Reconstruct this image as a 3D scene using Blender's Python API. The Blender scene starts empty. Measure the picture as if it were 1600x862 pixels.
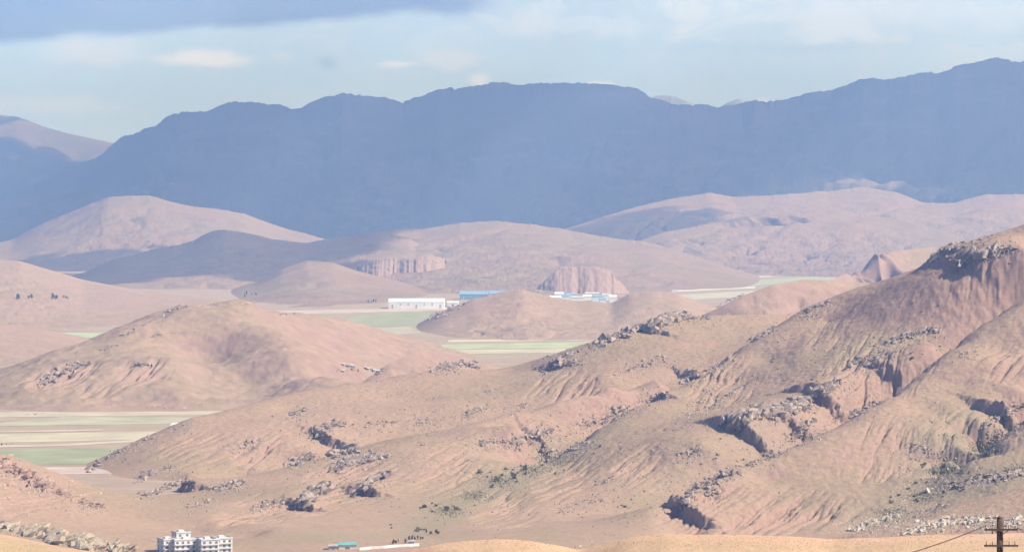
import bpy, bmesh, math, random
import numpy as np

# ------------------------------------------------------------------ camera, light, exposure
F = 4537.0            # focal length in pixels of a 1600 px wide picture
HOR = 350.0           # picture row of the horizon
CAMZ = 200.0          # eye height above the datum
FLOOR = -197.0        # valley floor relative to the eye
sc = bpy.context.scene
col = sc.collection
cam_d = bpy.data.cameras.new('camera'); cam = bpy.data.objects.new('camera', cam_d); col.objects.link(cam)
cam.location = (0, 0, CAMZ); cam.rotation_euler = (math.radians(90), 0, 0)
cam_d.sensor_width = 36; cam_d.sensor_fit = 'HORIZONTAL'; cam_d.lens = 36 * F / 1600
cam_d.shift_y = -(431 - HOR) / 1600
cam_d.clip_start = 0.5; cam_d.clip_end = 300000
sc.camera = cam

SUN_EL, SUN_AZ = 43.0, 104.0          # azimuth clockwise from +Y
el, az = math.radians(SUN_EL), math.radians(SUN_AZ)
SUN = np.array([math.cos(el) * math.sin(az), math.cos(el) * math.cos(az), math.sin(el)])
sd = bpy.data.lights.new('sun', 'SUN'); sun = bpy.data.objects.new('sun', sd); col.objects.link(sun)
sd.energy = 4.8; sd.angle = math.radians(0.5); sd.color = (1.0, 0.95, 0.89)
from mathutils import Vector
sun.rotation_euler = Vector(SUN).to_track_quat('Z', 'Y').to_euler(); sun.location = (0, 0, 900)

EXPOSURE = 0.80
HAZE_DENSITY = 7.2e-5
HAZE_COLOR = (0.30, 0.50, 1.0)
SKY_STRENGTH = 0.10
vs = sc.view_settings
vs.view_transform = 'Standard'; vs.look = 'None'; vs.gamma = 1; vs.exposure = EXPOSURE; vs.use_curve_mapping = False
sc.cycles.volume_bounces = 0
sc.cycles.max_bounces = 4
sc.cycles.use_denoising = True

class NT:
    """small helper round a node tree"""
    def __init__(s, tree): s.t = tree; s.n = tree.nodes; s.l = tree.links
    def new(s, typ, **kw):
        nd = s.n.new(typ)
        for k, v in kw.items(): setattr(nd, k, v)
        return nd
    def put(s, sock, v):
        if hasattr(v, 'is_output'): s.l.new(v, sock)
        else:
            if hasattr(sock.default_value, '__len__') and len(sock.default_value) == 4 and hasattr(v, '__len__') and len(v) == 3: v = (*v, 1)
            sock.default_value = v
    def math(s, op, a, b=0.0, c=None, clamp=False):
        nd = s.new('ShaderNodeMath', operation=op, use_clamp=clamp)
        s.put(nd.inputs[0], a); s.put(nd.inputs[1], b)
        if c is not None: s.put(nd.inputs[2], c)
        return nd.outputs[0]
    def mix(s, f, a, b, blend='MIX'):
        nd = s.new('ShaderNodeMix', data_type='RGBA', blend_type=blend)
        s.put(nd.inputs[0], f); s.put(nd.inputs[6], a); s.put(nd.inputs[7], b)
        return nd.outputs[2]
    def noise(s, vec, scale, detail=4, rough=0.55, dist=0.0):
        nd = s.new('ShaderNodeTexNoise'); s.put(nd.inputs['Vector'], vec)
        nd.inputs['Scale'].default_value = scale; nd.inputs['Detail'].default_value = detail
        nd.inputs['Roughness'].default_value = rough; nd.inputs['Distortion'].default_value = dist
        return nd.outputs[0]
    def ramp(s, v, a, b, c=0.0, d=1.0, smooth=True):
        nd = s.new('ShaderNodeMapRange', interpolation_type='SMOOTHSTEP' if smooth else 'LINEAR')
        s.put(nd.inputs[0], v); s.put(nd.inputs[1], a); s.put(nd.inputs[2], b); s.put(nd.inputs[3], c); s.put(nd.inputs[4], d)
        return nd.outputs[0]

# ------------------------------------------------------------------ sky
def make_world():
    w = bpy.data.worlds.new('World'); sc.world = w; w.use_nodes = True
    T = NT(w.node_tree); T.n.clear()
    out = T.new('ShaderNodeOutputWorld'); bg = T.new('ShaderNodeBackground')
    sky = T.new('ShaderNodeTexSky', sky_type='NISHITA', sun_disc=False)
    sky.sun_elevation = el; sky.sun_rotation = az; sky.altitude = 1500; sky.air_density = 1.0; sky.dust_density = 1.2; sky.ozone_density = 1.4
    tc = T.new('ShaderNodeTexCoord'); d = tc.outputs['Generated']
    sep = T.new('ShaderNodeSeparateXYZ'); T.l.new(d, sep.inputs[0])
    A = T.math('ARCTAN2', sep.outputs[0], sep.outputs[1]); E = T.math('ARCSINE', sep.outputs[2])
    comb = T.new('ShaderNodeCombineXYZ'); T.put(comb.inputs[0], A); T.put(comb.inputs[1], T.math('MULTIPLY', E, 2.2))
    v = comb.outputs[0]
    n1 = T.noise(v, 22, 6, 0.6); n2 = T.noise(v, 70, 5, 0.6); n3 = T.noise(v, 9, 4, 0.5)
    w1 = T.math('SUBTRACT', n1, 0.5); w2 = T.math('SUBTRACT', n2, 0.5)
    c = sky.outputs[0]
    # thin veil, thicker towards the top right
    low = T.ramp(E, 0.30, 0.12)
    veil = T.math('MULTIPLY', T.ramp(n3, 0.35, 0.75, 0.65, 0.9), low)
    c = T.mix(veil, c, (2.6, 4.35, 8.2))
    warm = T.math('MULTIPLY', T.ramp(T.math('ADD', T.math('ADD', E, T.math('MULTIPLY', w1, 0.05)), T.math('MULTIPLY', A, 0.06)), 0.045, 0.085), T.math('MULTIPLY', low, 0.6))
    c = T.mix(warm, c, (3.5, 4.4, 5.7))
    c = T.mix(T.math('MULTIPLY', T.math('MULTIPLY', T.ramp(T.noise(v, 30, 8, 0.66, 0.8), 0.46, 0.60), warm), 1.0), c, (5.2, 5.7, 6.9))
    def puff(u, vv, ru, rv, colour, strength, warp=1.0, soft=0.6):
        nonlocal c
        a0 = (u - 800) / F; e0 = (HOR - vv) / F
        da = T.math('DIVIDE', T.math('ADD', T.math('SUBTRACT', A, a0), T.math('MULTIPLY', w1, 0.022 * warp)), ru / F)
        de = T.math('DIVIDE', T.math('ADD', T.math('SUBTRACT', E, e0), T.math('MULTIPLY', w2, 0.010 * warp)), rv / F)
        r = T.math('SQRT', T.math('ADD', T.math('MULTIPLY', da, da), T.math('MULTIPLY', de, de)))
        m = T.math('MULTIPLY', T.ramp(r, 1.0 + soft, 1.0 - soft), strength)
        c = T.mix(m, c, colour)
    white, cream, grey = (5.3, 6.1, 8.0), (4.5, 5.4, 7.4), (0.85, 1.45, 3.6)
    # long grey-blue bank along the top left
    line = T.ramp(A, -0.19, 0.0, 0.0588, 0.0745, smooth=False)
    bank = T.math('ADD', T.math('SUBTRACT', E, line), T.math('MULTIPLY', w1, 0.010))
    fade = T.ramp(A, 0.0, -0.035)
    bm_ = T.math('MULTIPLY', T.ramp(bank, -0.001, 0.0035), fade)
    bn = T.ramp(n3, 0.3, 0.7, 0.7, 0.98)
    c = T.mix(T.math('MULTIPLY', bm_, bn), c, grey)
    puff(705, 8, 60, 18, grey, 0.6)
    puff(150, 84, 75, 22, cream, 0.75); puff(318, 95, 66, 13, white, 1.0, 0.8, 0.45); puff(440, 92, 24, 12, cream, 0.5)
    puff(622, 102, 24, 7, white, 0.8, 0.6); puff(705, 94, 44, 13, cream, 0.75); puff(747, 127, 15, 9, white, 0.9, 0.5)
    puff(937, 131, 20, 4, white, 0.9, 0.3); puff(1262, 20, 30, 40, cream, 0.6, 1.6); puff(1300, 52, 60, 16, cream, 0.75)
    puff(517, 97, 15, 9, (1.8, 3.2, 6.0), 0.6, 0.5); puff(80, 168, 120, 12, cream, 0.45)
    puff(1450, 20, 260, 24, cream, 0.6, 2.0); puff(900, 40, 120, 12, cream, 0.5, 2.0); puff(1200, 75, 240, 9, (2.6, 4.0, 6.2), 0.5, 1.5)
    puff(1190, 158, 10, 4, white, 0.6, 0.3)
    T.l.new(c, bg.inputs[0]); bg.inputs[1].default_value = SKY_STRENGTH
    T.l.new(bg.outputs[0], out.inputs[0])
make_world()

# ------------------------------------------------------------------ numpy noise
def _hash(ix, iy, seed):
    h = (ix.astype(np.int64) * 374761393 + iy.astype(np.int64) * 668265263 + seed * 974634777) & 0xffffffff
    h = ((h ^ (h >> 13)) * 1274126177) & 0xffffffff
    return ((h ^ (h >> 16)) & 0xffff) / 65535.0 * 2 * math.pi
def perlin(x, y, seed=0):
    ix = np.floor(x); iy = np.floor(y); fx = x - ix; fy = y - iy
    ux = fx * fx * fx * (fx * (fx * 6 - 15) + 10); uy = fy * fy * fy * (fy * (fy * 6 - 15) + 10)
    def g(dx, dy):
        a = _hash(ix + dx, iy + dy, seed)
        return np.cos(a) * (fx - dx) + np.sin(a) * (fy - dy)
    a = g(0, 0); b = g(1, 0); c_ = g(0, 1); d = g(1, 1)
    return (a + (b - a) * ux + (c_ - a) * uy + (a - b - c_ + d) * ux * uy) * 1.5
def fbm(x, y, seed=0, octv=5, gain=0.5):
    s = np.zeros_like(x); amp = 1.0
    for o in range(octv):
        s += amp * perlin(x * 2 ** o + 17.3 * o, y * 2 ** o - 9.1 * o, seed + o); amp *= gain
    return s
def ridged(x, y, seed=0, octv=4, gain=0.5):
    s = np.zeros_like(x); amp = 1.0; tot = 0
    for o in range(octv):
        s += amp * (1 - np.minimum(1, np.abs(perlin(x * 2 ** o + 7.7 * o, y * 2 ** o + 3.3 * o, seed + o)) * 2)); tot += amp; amp *= gain
    return s / tot
def sstep(a, b, x):
    t = np.clip((x - a) / (b - a), 0, 1); return t * t * (3 - 2 * t)

# ------------------------------------------------------------------ linking helpers
def link_mesh(name, verts, faces, mat=None, parent=None, smooth=False, loc=(0, 0, 0)):
    me = bpy.data.meshes.new(name)
    me.from_pydata([tuple(map(float, v)) for v in verts], [], [tuple(map(int, f)) for f in faces]); me.update()
    if smooth: me.shade_smooth()
    if mat: me.materials.append(mat)
    o = bpy.data.objects.new(name, me); col.objects.link(o); o.location = loc
    if parent: o.parent = parent
    return o
def tag(o, label=None, cat=None, group=None, kind=None):
    for k, v in (('label', label), ('category', cat), ('group', group), ('kind', kind)):
        if v: o[k] = v
    return o
def thing(name, label, cat, loc, rz=0, group=None):
    o = bpy.data.objects.new(name, None); col.objects.link(o); o.empty_display_size = 1
    o.location = loc; o.rotation_euler = (0, 0, rz); tag(o, label, cat, group); return o

GRIDS = []
def grid_mesh(name, D, X, Z, mat, attr=None):
    """D, X, Z arrays [cols, rows]: one sheet of terrain"""
    nc, nr = D.shape
    co = np.empty((nc * nr, 3), np.float32); co[:, 0] = X.ravel(); co[:, 1] = D.ravel(); co[:, 2] = Z.ravel() + CAMZ
    i = np.arange(nc - 1)[:, None] * nr + np.arange(nr - 1)[None, :]
    q = np.stack([i, i + nr, i + nr + 1, i + 1], -1).reshape(-1, 4).astype(np.int32)
    me = bpy.data.meshes.new(name)
    me.vertices.add(len(co)); me.vertices.foreach_set('co', co.ravel())
    me.loops.add(q.size); me.loops.foreach_set('vertex_index', q.ravel())
    me.polygons.add(len(q)); me.polygons.foreach_set('loop_start', np.arange(0, q.size, 4, dtype=np.int32))
    me.update(); me.shade_smooth(); me.materials.append(mat)
    if attr is not None:
        for k, a in attr.items():
            at = me.attributes.new(k, 'FLOAT', 'POINT'); at.data.foreach_set('value', a.astype(np.float32).ravel())
    o = bpy.data.objects.new(name, me); col.objects.link(o); o['kind'] = 'structure'
    return o
def register(U, D, Z): GRIDS.append((U, D, Z))
def ground(px, py, only=None):
    """world point seen at picture position (px, py)"""
    k = (HOR - py) / F; best = FLOOR / k if k < 0 else 1e9
    for gi, (U, D, Z) in enumerate(GRIDS):
        if only is not None and gi != only: continue
        if px < U[0] or px > U[-1]: continue
        f = np.interp(px, U, np.arange(len(U))); j = int(f); j2 = min(j + 1, len(U) - 1); t = f - j
        d = D[j] * (1 - t) + D[j2] * t; z = Z[j] * (1 - t) + Z[j2] * t
        h = z - k * d; idx = np.nonzero(h[1:] >= 0)[0]
        if len(idx):
            i = idx[0] + 1
            a, b = h[i - 1], h[i]; s = 1.0 if b == a else np.clip(-a / (b - a), 0, 1)
            dd = d[i - 1] + (d[i] - d[i - 1]) * s
            if dd < best: best = dd
    return np.array([(px - 800) / F * best, best, k * best + CAMZ])
def height_at(x, y):
    z = FLOOR
    u = x / y * F + 800
    for (U, D, Z) in GRIDS:
        if u < U[0] or u > U[-1]: continue
        j = int(np.interp(u, U, np.arange(len(U))))
        if D[j][0] <= y <= D[j][-1]: z = max(z, float(np.interp(y, D[j], Z[j])))
    return z + CAMZ

# ------------------------------------------------------------------ materials
def earth(name, base, pink, olive, scale=1.0, fine=0.25, speck=0.0, attr=None, bump=0.0):
    m = bpy.data.materials.new(name); m.use_nodes = True; T = NT(m.node_tree)
    b = T.n['Principled BSDF']; b.inputs['Roughness'].default_value = 0.95
    b.inputs['Specular IOR Level'].default_value = 0.08
    geo = T.new('ShaderNodeNewGeometry'); P = geo.outputs['Position']
    sep = T.new('ShaderNodeSeparateXYZ'); T.l.new(geo.outputs['Normal'], sep.inputs[0])
    n1 = T.noise(P, 0.006 * scale, 5, 0.55, 0.4); n2 = T.noise(P, 0.03 * scale, 6, 0.62, 0.3); n3 = T.noise(P, fine * scale, 4, 0.65)
    c = T.mix(T.ramp(n1, 0.42, 0.62), base, olive)
    steep = T.ramp(T.math('ADD', sep.outputs[2], T.math('MULTIPLY', T.math('SUBTRACT', n2, 0.5), 0.16)), 0.955, 0.84)
    c = T.mix(steep, c, pink)
    c = T.mix(T.ramp(n2, 0.52, 0.72, 0, 0.45), c, pink)
    tone = T.ramp(n3, 0.3, 0.75, 0.84, 1.12, smooth=False)
    tc = T.new('ShaderNodeCombineXYZ')
    for k in range(3): T.put(tc.inputs[k], tone)
    c = T.mix(1.0, c, tc.outputs[0], 'MULTIPLY')
    if attr:
        at = T.new('ShaderNodeAttribute', attribute_name=attr)
        patch = T.math('MULTIPLY', at.outputs['Fac'], T.ramp(n3, 0.38, 0.6, 0.35, 1.0))
        c = T.mix(T.math('MULTIPLY', patch, 0.6), c, (0.20, 0.20, 0.12))
    if speck:
        vo = T.new('ShaderNodeTexVoronoi', feature='F1'); T.put(vo.inputs['Vector'], P); vo.inputs['Scale'].default_value = speck; vo.inputs['Randomness'].default_value = 1
        vo2 = T.new('ShaderNodeTexVoronoi', feature='F1'); T.put(vo2.inputs['Vector'], P); vo2.inputs['Scale'].default_value = speck * 2.3
        sp = T.math('MAXIMUM', T.ramp(vo.outputs['Distance'], 0.30, 0.16), T.math('MULTIPLY', T.ramp(vo2.outputs['Distance'], 0.34, 0.2), 0.7))
        sp = T.math('MULTIPLY', sp, T.ramp(T.noise(P, 0.075 * speck, 5, 0.65), 0.42, 0.62, 0.06, 0.65))
        n5 = T.noise(P, speck * 6, 3, 0.7)
        tn = T.ramp(n5, 0.32, 0.70, 0.91, 1.09, smooth=False); tc2 = T.new('ShaderNodeCombineXYZ')
        for k in range(3): T.put(tc2.inputs[k], tn)
        c = T.mix(1.0, c, tc2.outputs[0], 'MULTIPLY')
        c = T.mix(sp, c, (0.17, 0.155, 0.10))
    T.l.new(c, b.inputs['Base Color'])
    if bump:
        bp = T.new('ShaderNodeBump'); bp.inputs['Strength'].default_value = 0.7; bp.inputs['Distance'].default_value = bump
        T.l.new(T.noise(P, fine * scale * 0.8, 6, 0.7), bp.inputs['Height']); T.l.new(bp.outputs[0], b.inputs['Normal'])
    return m
def plain(name, colour, rough=0.8, var=0.15, scale=1.0, metal=0.0, bump=0.0):
    m = bpy.data.materials.new(name); m.use_nodes = True; T = NT(m.node_tree)
    b = T.n['Principled BSDF']; b.inputs['Roughness'].default_value = rough; b.inputs['Metallic'].default_value = metal
    geo = T.new('ShaderNodeNewGeometry'); n = T.noise(geo.outputs['Position'], scale, 5, 0.6)
    d = tuple(x * (1 - var * 1.6) for x in colour); e = tuple(min(1, x * (1 + var)) for x in colour)
    T.l.new(T.mix(T.ramp(n, 0.3, 0.7), d, e), b.inputs['Base Color'])
    if bump:
        bp = T.new('ShaderNodeBump'); bp.inputs['Distance'].default_value = bump; bp.inputs['Strength'].default_value = 0.8
        T.l.new(n, bp.inputs['Height']); T.l.new(bp.outputs[0], b.inputs['Normal'])
    return m
M_near = earth('hillside earth', (0.335, 0.228, 0.157), (0.300, 0.195, 0.150), (0.300, 0.217, 0.141), 1.0, 0.22, 0.17, 'veg', 0.65)
M_fore = earth('orange slope earth', (0.56, 0.350, 0.222), (0.54, 0.325, 0.205), (0.50, 0.335, 0.205), 4.0, 0.8, 1.6, 'veg', 0.2)
M_mid = earth('pale hill earth', (0.315, 0.218, 0.158), (0.28, 0.187, 0.15), (0.298, 0.216, 0.147), 0.5, 0.09, bump=2.5)
M_far = earth('distant hill earth', (0.25, 0.175, 0.127), (0.20, 0.132, 0.108), (0.235, 0.178, 0.12), 0.2, 0.03, bump=9)
M_mount = earth('mountain earth', (0.22, 0.175, 0.145), (0.15, 0.115, 0.10), (0.13, 0.115, 0.09), 0.1, 0.01)
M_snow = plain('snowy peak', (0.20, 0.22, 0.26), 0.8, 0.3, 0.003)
M_rock = plain('pinkish rock', (0.30, 0.232, 0.185), 0.95, 0.28, 0.25, 0, 0.5)
M_rockpale = plain('pale rock', (0.46, 0.385, 0.285), 0.95, 0.22, 0.9, 0, 0.25)
M_rockred = plain('red rock', (0.34, 0.22, 0.165), 0.95, 0.22, 0.3, 0, 0.5)
M_ledge = plain('ledge rock', (0.37, 0.295, 0.205), 0.95, 0.3, 1.6, 0, 0.2)
M_bush = plain('shrub leaves', (0.15, 0.14, 0.085), 0.9, 0.35, 0.8)
M_tree = plain('tree leaves', (0.095, 0.105, 0.075), 0.9, 0.35, 0.5)
M_bark = plain('bark', (0.16, 0.12, 0.09), 0.9, 0.2, 3)

# ------------------------------------------------------------------ near hillside: one height field through surveyed ridge and valley lines
def Zp(v, D): return (HOR - v) * D / F
def densify(line, step=26):
    out = []
    for a, b in zip(line[:-1], line[1:]):
        a = np.array(a, float); b = np.array(b, float)
        n = max(1, int(math.hypot((b[0] - a[0]) / F * 2200, b[2] - a[2]) / step))
        for k in range(n): out.append(a + (b - a) * k / n)
    out.append(np.array(line[-1], float)); return out
def rbf_field(lines, pts, zpts, U, D, c=14.0, step=26, smooth=0.0, coarse=(150, 150)):
    """lines and pts as (u, v, D); zpts as (u, D, z)"""
    P = []
    for ln in lines:
        for u, v, d in densify(ln, step): P.append(((u - 800) / F * d, d, Zp(v, d)))
    for u, v, d in pts: P.append(((u - 800) / F * d, d, Zp(v, d)))
    for u, d, z in zpts: P.append(((u - 800) / F * d, d, z))
    Q = []
    for p in P:
        if all((p[0] - q[0]) ** 2 + (p[1] - q[1]) ** 2 > 16 for q in Q): Q.append(p)
    P = np.array(Q); n = len(P)
    def ker(dx, dy): return -np.sqrt(dx * dx + dy * dy + c * c)
    A = np.zeros((n + 3, n + 3)); A[:n, :n] = ker(P[:, None, 0] - P[None, :, 0], P[:, None, 1] - P[None, :, 1])
    A[:n, :n] -= np.eye(n) * smooth
    A[:n, n] = 1; A[:n, n + 1] = P[:, 0] / 1000; A[:n, n + 2] = P[:, 1] / 1000; A[n:, :n] = A[:n, n:].T
    w = np.linalg.solve(A, np.r_[P[:, 2], 0, 0, 0])
    # evaluate on a coarse grid, then bicubic-ish upsample by linear interpolation
    cu = np.linspace(U[0], U[-1], coarse[0]); cd = np.linspace(D[0], D[-1], coarse[1])
    UU, DD = np.meshgrid(cu, cd, indexing='ij'); XX = (UU - 800) / F * DD
    Z = np.full(XX.shape, 0.0) + w[n] + w[n + 1] * XX / 1000 + w[n + 2] * DD / 1000
    for k in range(n): Z += w[k] * ker(XX - P[k, 0], DD - P[k, 1])
    def up(M, a, b):  # cubic Catmull-Rom along axis 0
        f = (b - a[0]) / (a[1] - a[0]); i = np.clip(f.astype(int), 0, len(a) - 2); t = (f - i)[:, None]
        g = lambda k: M[np.clip(i + k, 0, len(a) - 1)]
        p0, p1, p2, p3 = g(-1), g(0), g(1), g(2)
        return p1 + 0.5 * t * (p2 - p0 + t * (2 * p0 - 5 * p1 + 4 * p2 - p3 + t * (3 * (p1 - p2) + p3 - p0)))
    return up(up(Z, cu, U).T, cd, D).T

def build_hillside():
    U = np.linspace(-120, 1760, 1250); D = np.linspace(1420, 3250, 1300)
    lines = [
     # spur A against the valley fields
     [(130,745,2320),(200,700,2390),(300,655,2450),(400,627,2520),(520,605,2620),(600,592,2700),(700,577,2780),(790,583,2740),(850,578,2680)],
     # ridge B with its jagged outcrops
     [(850,578,2680),(900,550,2720),(950,525,2760),(1000,508,2800),(1060,495,2850),(1110,497,2870),(1160,493,2890),(1240,490,2900),(1330,482,2900)],
     # rocky rib R1 and crest C
     [(840,727,2190),(890,702,2230),(960,656,2300),(1020,626,2350),(1100,582,2420),(1180,526,2500),(1240,494,2560),(1310,463,2560),(1400,432,2530),(1450,412,2500),(1480,388,2480),(1530,374,2470),(1590,362,2460),(1700,340,2440),(1800,320,2420)],
     # smooth spur S1
     [(220,776,2110),(300,757,2150),(400,741,2200),(480,720,2250),(600,686,2300),(700,666,2340),(800,647,2370),(870,632,2400),(950,607,2440),(1030,597,2470)],
     # bushy valley V1
     [(640,836,1820),(700,801,1950),(780,757,2090),(830,736,2150)],
     # edge of the dark outcrops
     [(1100,692,2090),(1150,662,2140),(1230,640,2180),(1300,601,2240),(1350,589,2255),(1420,574,2265)],
     # spur S3
     [(1060,776,1870),(1130,737,1930),(1200,713,1970),(1300,673,2040),(1400,613,2120),(1440,581,2170),(1500,532,2230),(1600,470,2300),(1700,420,2340)],
     # right valley V4
     [(1350,830,1800),(1450,766,1870),(1490,716,1930),(1540,667,2010),(1600,622,2080),(1700,560,2160)],
     # right spur S4
     [(1500,742,1870),(1540,702,1930),(1600,652,1990),(1700,590,2060)],
     # near right swell S5
     [(1240,842,1640),(1300,833,1650),(1400,812,1670),(1500,788,1690),(1600,764,1710),(1720,745,1720)],
     # left hill
     [(-140,690,2020),(0,712,2050),(50,724,2070),(100,743,2080),(150,759,2060),(250,786,1985),(350,811,1870),(420,829,1800)],
    ]
    pts = [(1000,560,2640),(1100,530,2720),(950,590,2560),(900,640,2440),(800,605,2600),(700,630,2500),(620,625,2560),(1160,520,2760),
     (300,700,2330),(400,690,2350),(500,655,2450),(250,740,2250),(350,665,2430),(450,640,2500),
     (620,750,2080),(700,720,2160),(560,770,2030),(700,775,2030),(780,720,2170),(750,692,2240),(820,682,2270),(480,790,1980),(400,780,2010),(320,775,2070),
     (950,720,2120),(900,770,2010),(850,800,1950),(750,830,1820),(1050,660,2240),(1000,760,2020),(1100,640,2290),(1150,600,2360),(1200,560,2420),(1300,500,2480),(1250,600,2300),
     (1400,500,2400),(1500,440,2400),(1560,420,2400),(1450,535,2290),(1350,545,2340),(1600,400,2400),(1250,545,2400),
     (1400,700,1970),(1300,742,1930),(1450,640,2060),(1100,768,1890),(1200,752,1920),(1300,758,1910),(1060,836,1800),(1200,832,1800),(1300,822,1810),(1400,800,1830),
     (1500,600,2110),(1560,545,2180),(1000,810,1900),(950,830,1810),(1600,722,1870),(1550,760,1830),(1700,700,1880),
     (0,780,1850),(0,822,1750),(200,832,1780),(100,790,1880),(200,802,1900),(300,832,1850),(-120,760,1850)]
    z = [
     (1250,2640,-95),
     (480,2330,-185),(400,2290,-191),(300,2230,-195),
     (1450,2850,-130),(1600,2850,-110),(1350,2750,-110),(1700,3000,-150),(1500,3150,-180),(1300,3200,-200),
     (1000,3080,-195),(1100,3200,-200),(1240,3200,-195),(850,2950,-195),(700,3020,-203),(600,2920,-205),(500,2850,-208),(400,2780,-210),(300,2680,-210),(200,2600,-212),(100,2450,-212),
     (0,2250,-206),(-120,2200,-206),(150,2200,-204),(0,2500,-215),(0,3200,-230),(600,3250,-220),(900,3250,-215),(-120,2700,-220),
     (480,1850,-193),(560,1850,-193),(400,1800,-193),(480,1700,-192),(300,1740,-193),(620,1800,-193),(700,1850,-194),(200,1700,-194),(0,1600,-188),
     (1300,1720,-190),(1400,1750,-186),(1500,1790,-178),(1600,1790,-168),(1700,1800,-160),
     (700,1700,-192),(900,1700,-193),(1100,1650,-193),(1000,1750,-193),(600,1600,-194),(350,1600,-194),(1500,1600,-170),(1600,1550,-170),(1300,1500,-195),(1500,1430,-195),(800,1430,-205),(400,1430,-202),(0,1430,-200),(1700,1430,-190)]
    for li, dD, drop in ((2, 50, 17), (3, 45, 12), (6, 48, 24), (8, 45, 20), (9, 40, 10)):
        for (u, v, d) in densify(lines[li], 40):
            if li == 2 and u > 1245: continue
            z.append((u, d + dD, Zp(v, d) - drop)); z.append((u, d + dD * 1.6, Zp(v, d) - drop * 0.95))
    Z = rbf_field(lines, pts, z, U, D, c=6.0, coarse=(420, 420))
    UU, DD = np.meshgrid(U, D, indexing='ij'); X = (UU - 800) / F * DD
    high = sstep(-197, -178, Z)
    Z = Z + 2.2 * fbm(X / 130, DD / 130, 3, 3) * high
    # run-off: grooves that follow the fall of the ground (mostly towards the camera and left)
    wx = X + 26 * fbm(X / 80, DD / 80, 11, 4)
    wd = DD + 26 * fbm(X / 80, DD / 80, 12, 4)
    s = (wx * 0.90 - wd * 0.42); t = (wx * 0.42 + wd * 0.90)
    r = ridged(s / 46, t / 130, 21, 5, 0.6)
    where = sstep(-0.1, 0.7, fbm(X / 260, DD / 260, 23, 2))
    Z -= (0.3 + 1.0 * where) * r ** 3 * high
    # eroded faces: (u, v, ru, rv, depth, wavelength)
    veg = np.zeros_like(Z)
    register(U, np.broadcast_to(D, Z.shape).copy(), Z)
    faces = [(1190,790,120,34,12,22),(1370,615,62,36,9,13),(1290,640,40,30,5,14),(880,745,45,30,6,13),(400,700,38,26,6,12),(395,800,48,22,6,14),
             (830,692,50,22,8,11),(1310,520,60,36,3.0,26),(1510,430,35,22,6,16),(560,740,60,34,5.5,13),(500,770,40,30,6,14),
             (1400,700,50,38,5,15),(1540,640,55,30,6,18),(790,800,45,28,4.5,14),(940,650,40,26,3,14),(1000,720,50,30,3,15),(1120,600,50,40,4,14),
             (700,740,60,40,2.5,16),(300,700,60,30,3,20),(60,750,70,30,6,12),(1510,690,70,40,5,15),(1590,560,60,40,4,18),(880,600,50,25,4,15),
             (1360,735,50,26,5,16),(1060,800,30,26,8,14)]
    for k, (u, v, ru, rv, dep, lam) in enumerate(faces):
        g = ground(u, v); x0, d0 = g[0], g[1]
        gu = ground(u, v + rv)[1]; gl = ground(u, v - rv)[1]
        rx = ru * d0 / F; rd = max(24.0, min(130.0, (gl - gu) / 2))
        e = ((X - x0) / rx) ** 2 + ((DD - d0) / rd) ** 2
        m = np.exp(-e ** 1.6)
        sel = m > 0.01
        xs, ds = X[sel], DD[sel]
        ww = xs - (0.30 if k % 3 else 0.50) * (ds - d0) + 3 * fbm(xs / 40, ds / 90, 40 + k, 2)
        tooth = ridged(ww / lam, ds / (lam * 9), 60 + k, 4, 0.5)
        patch = 0.35 + 0.9 * np.clip(0.5 + fbm(xs / (lam * 2.5), ds / 60, 200 + k, 2), 0, 1)
        Z[sel] -= dep * m[sel] * (np.clip(tooth, 0, 1) ** 2.4 * patch + 0.25)
    # low cliffs: steps that face down-left under the outcrops (u, v, ru, rv, height)
    cliffs = [(1155,668,48,22,12),(1072,800,28,26,10),(1285,620,50,22,9),(1250,672,38,18,7),(1575,655,46,20,15),(1510,408,40,18,9),
              (1010,514,40,16,7),(960,525,30,12,4),(865,572,22,10,7),(540,700,48,14,8),(290,760,40,12,8),(470,792,26,14,8),(570,765,28,14,8),
              (840,690,26,12,4),(850,710,18,10,4),(1080,588,20,10,7),(1475,395,18,10,4),(1030,620,20,8,5),(1400,600,26,20,8),(500,680,30,10,6)]
    for k, (u, v, ru, rv, hgt) in enumerate(cliffs):
        g = ground(u, v); x0, d0 = g[0], g[1]; rx = ru * d0 / F; rd = max(18.0, rv * d0 / F * 2.6)
        dx = X - x0; dd = DD - d0
        q = np.exp(-((dx / (rx * 1.5)) ** 2 + (dd / (rd * 1.6)) ** 2))
        sel = q > 0.01
        xs, ds = dx[sel], dd[sel]
        # wavy rim; ground right of and beyond the rim is lifted, ground left of it is not
        rim = 0.86 * xs + 0.50 * ds + 5.0 * fbm(X[sel] / 14, DD[sel] / 14, 80 + k, 3)
        Z[sel] += hgt * q[sel] * (sstep(-2.5, 2.0, rim) - 0.45)
    # craggy ground wherever it is steep
    gx = np.gradient(Z, axis=0) / np.gradient(X, axis=0); gd = np.gradient(Z, axis=1) / np.gradient(DD, axis=1)
    sl = np.sqrt(gx ** 2 + gd ** 2)
    rough = sstep(0.62, 1.1, sl)
    Z += rough * (1.4 * fbm(X / 6, DD / 6, 5, 3))
    Z += (0.28 * fbm(X / 5, DD / 5, 6, 4, 0.6) + 0.9 * fbm(X / 22, DD / 26, 9, 4, 0.55) * (0.4 + 0.6 * sstep(0.25, 0.6, sl))) * high
    Z = np.where(DD < 1990, np.maximum(Z, -195.6 + 0.5 * fbm(X / 40, DD / 60, 7, 3)), Z)
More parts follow.
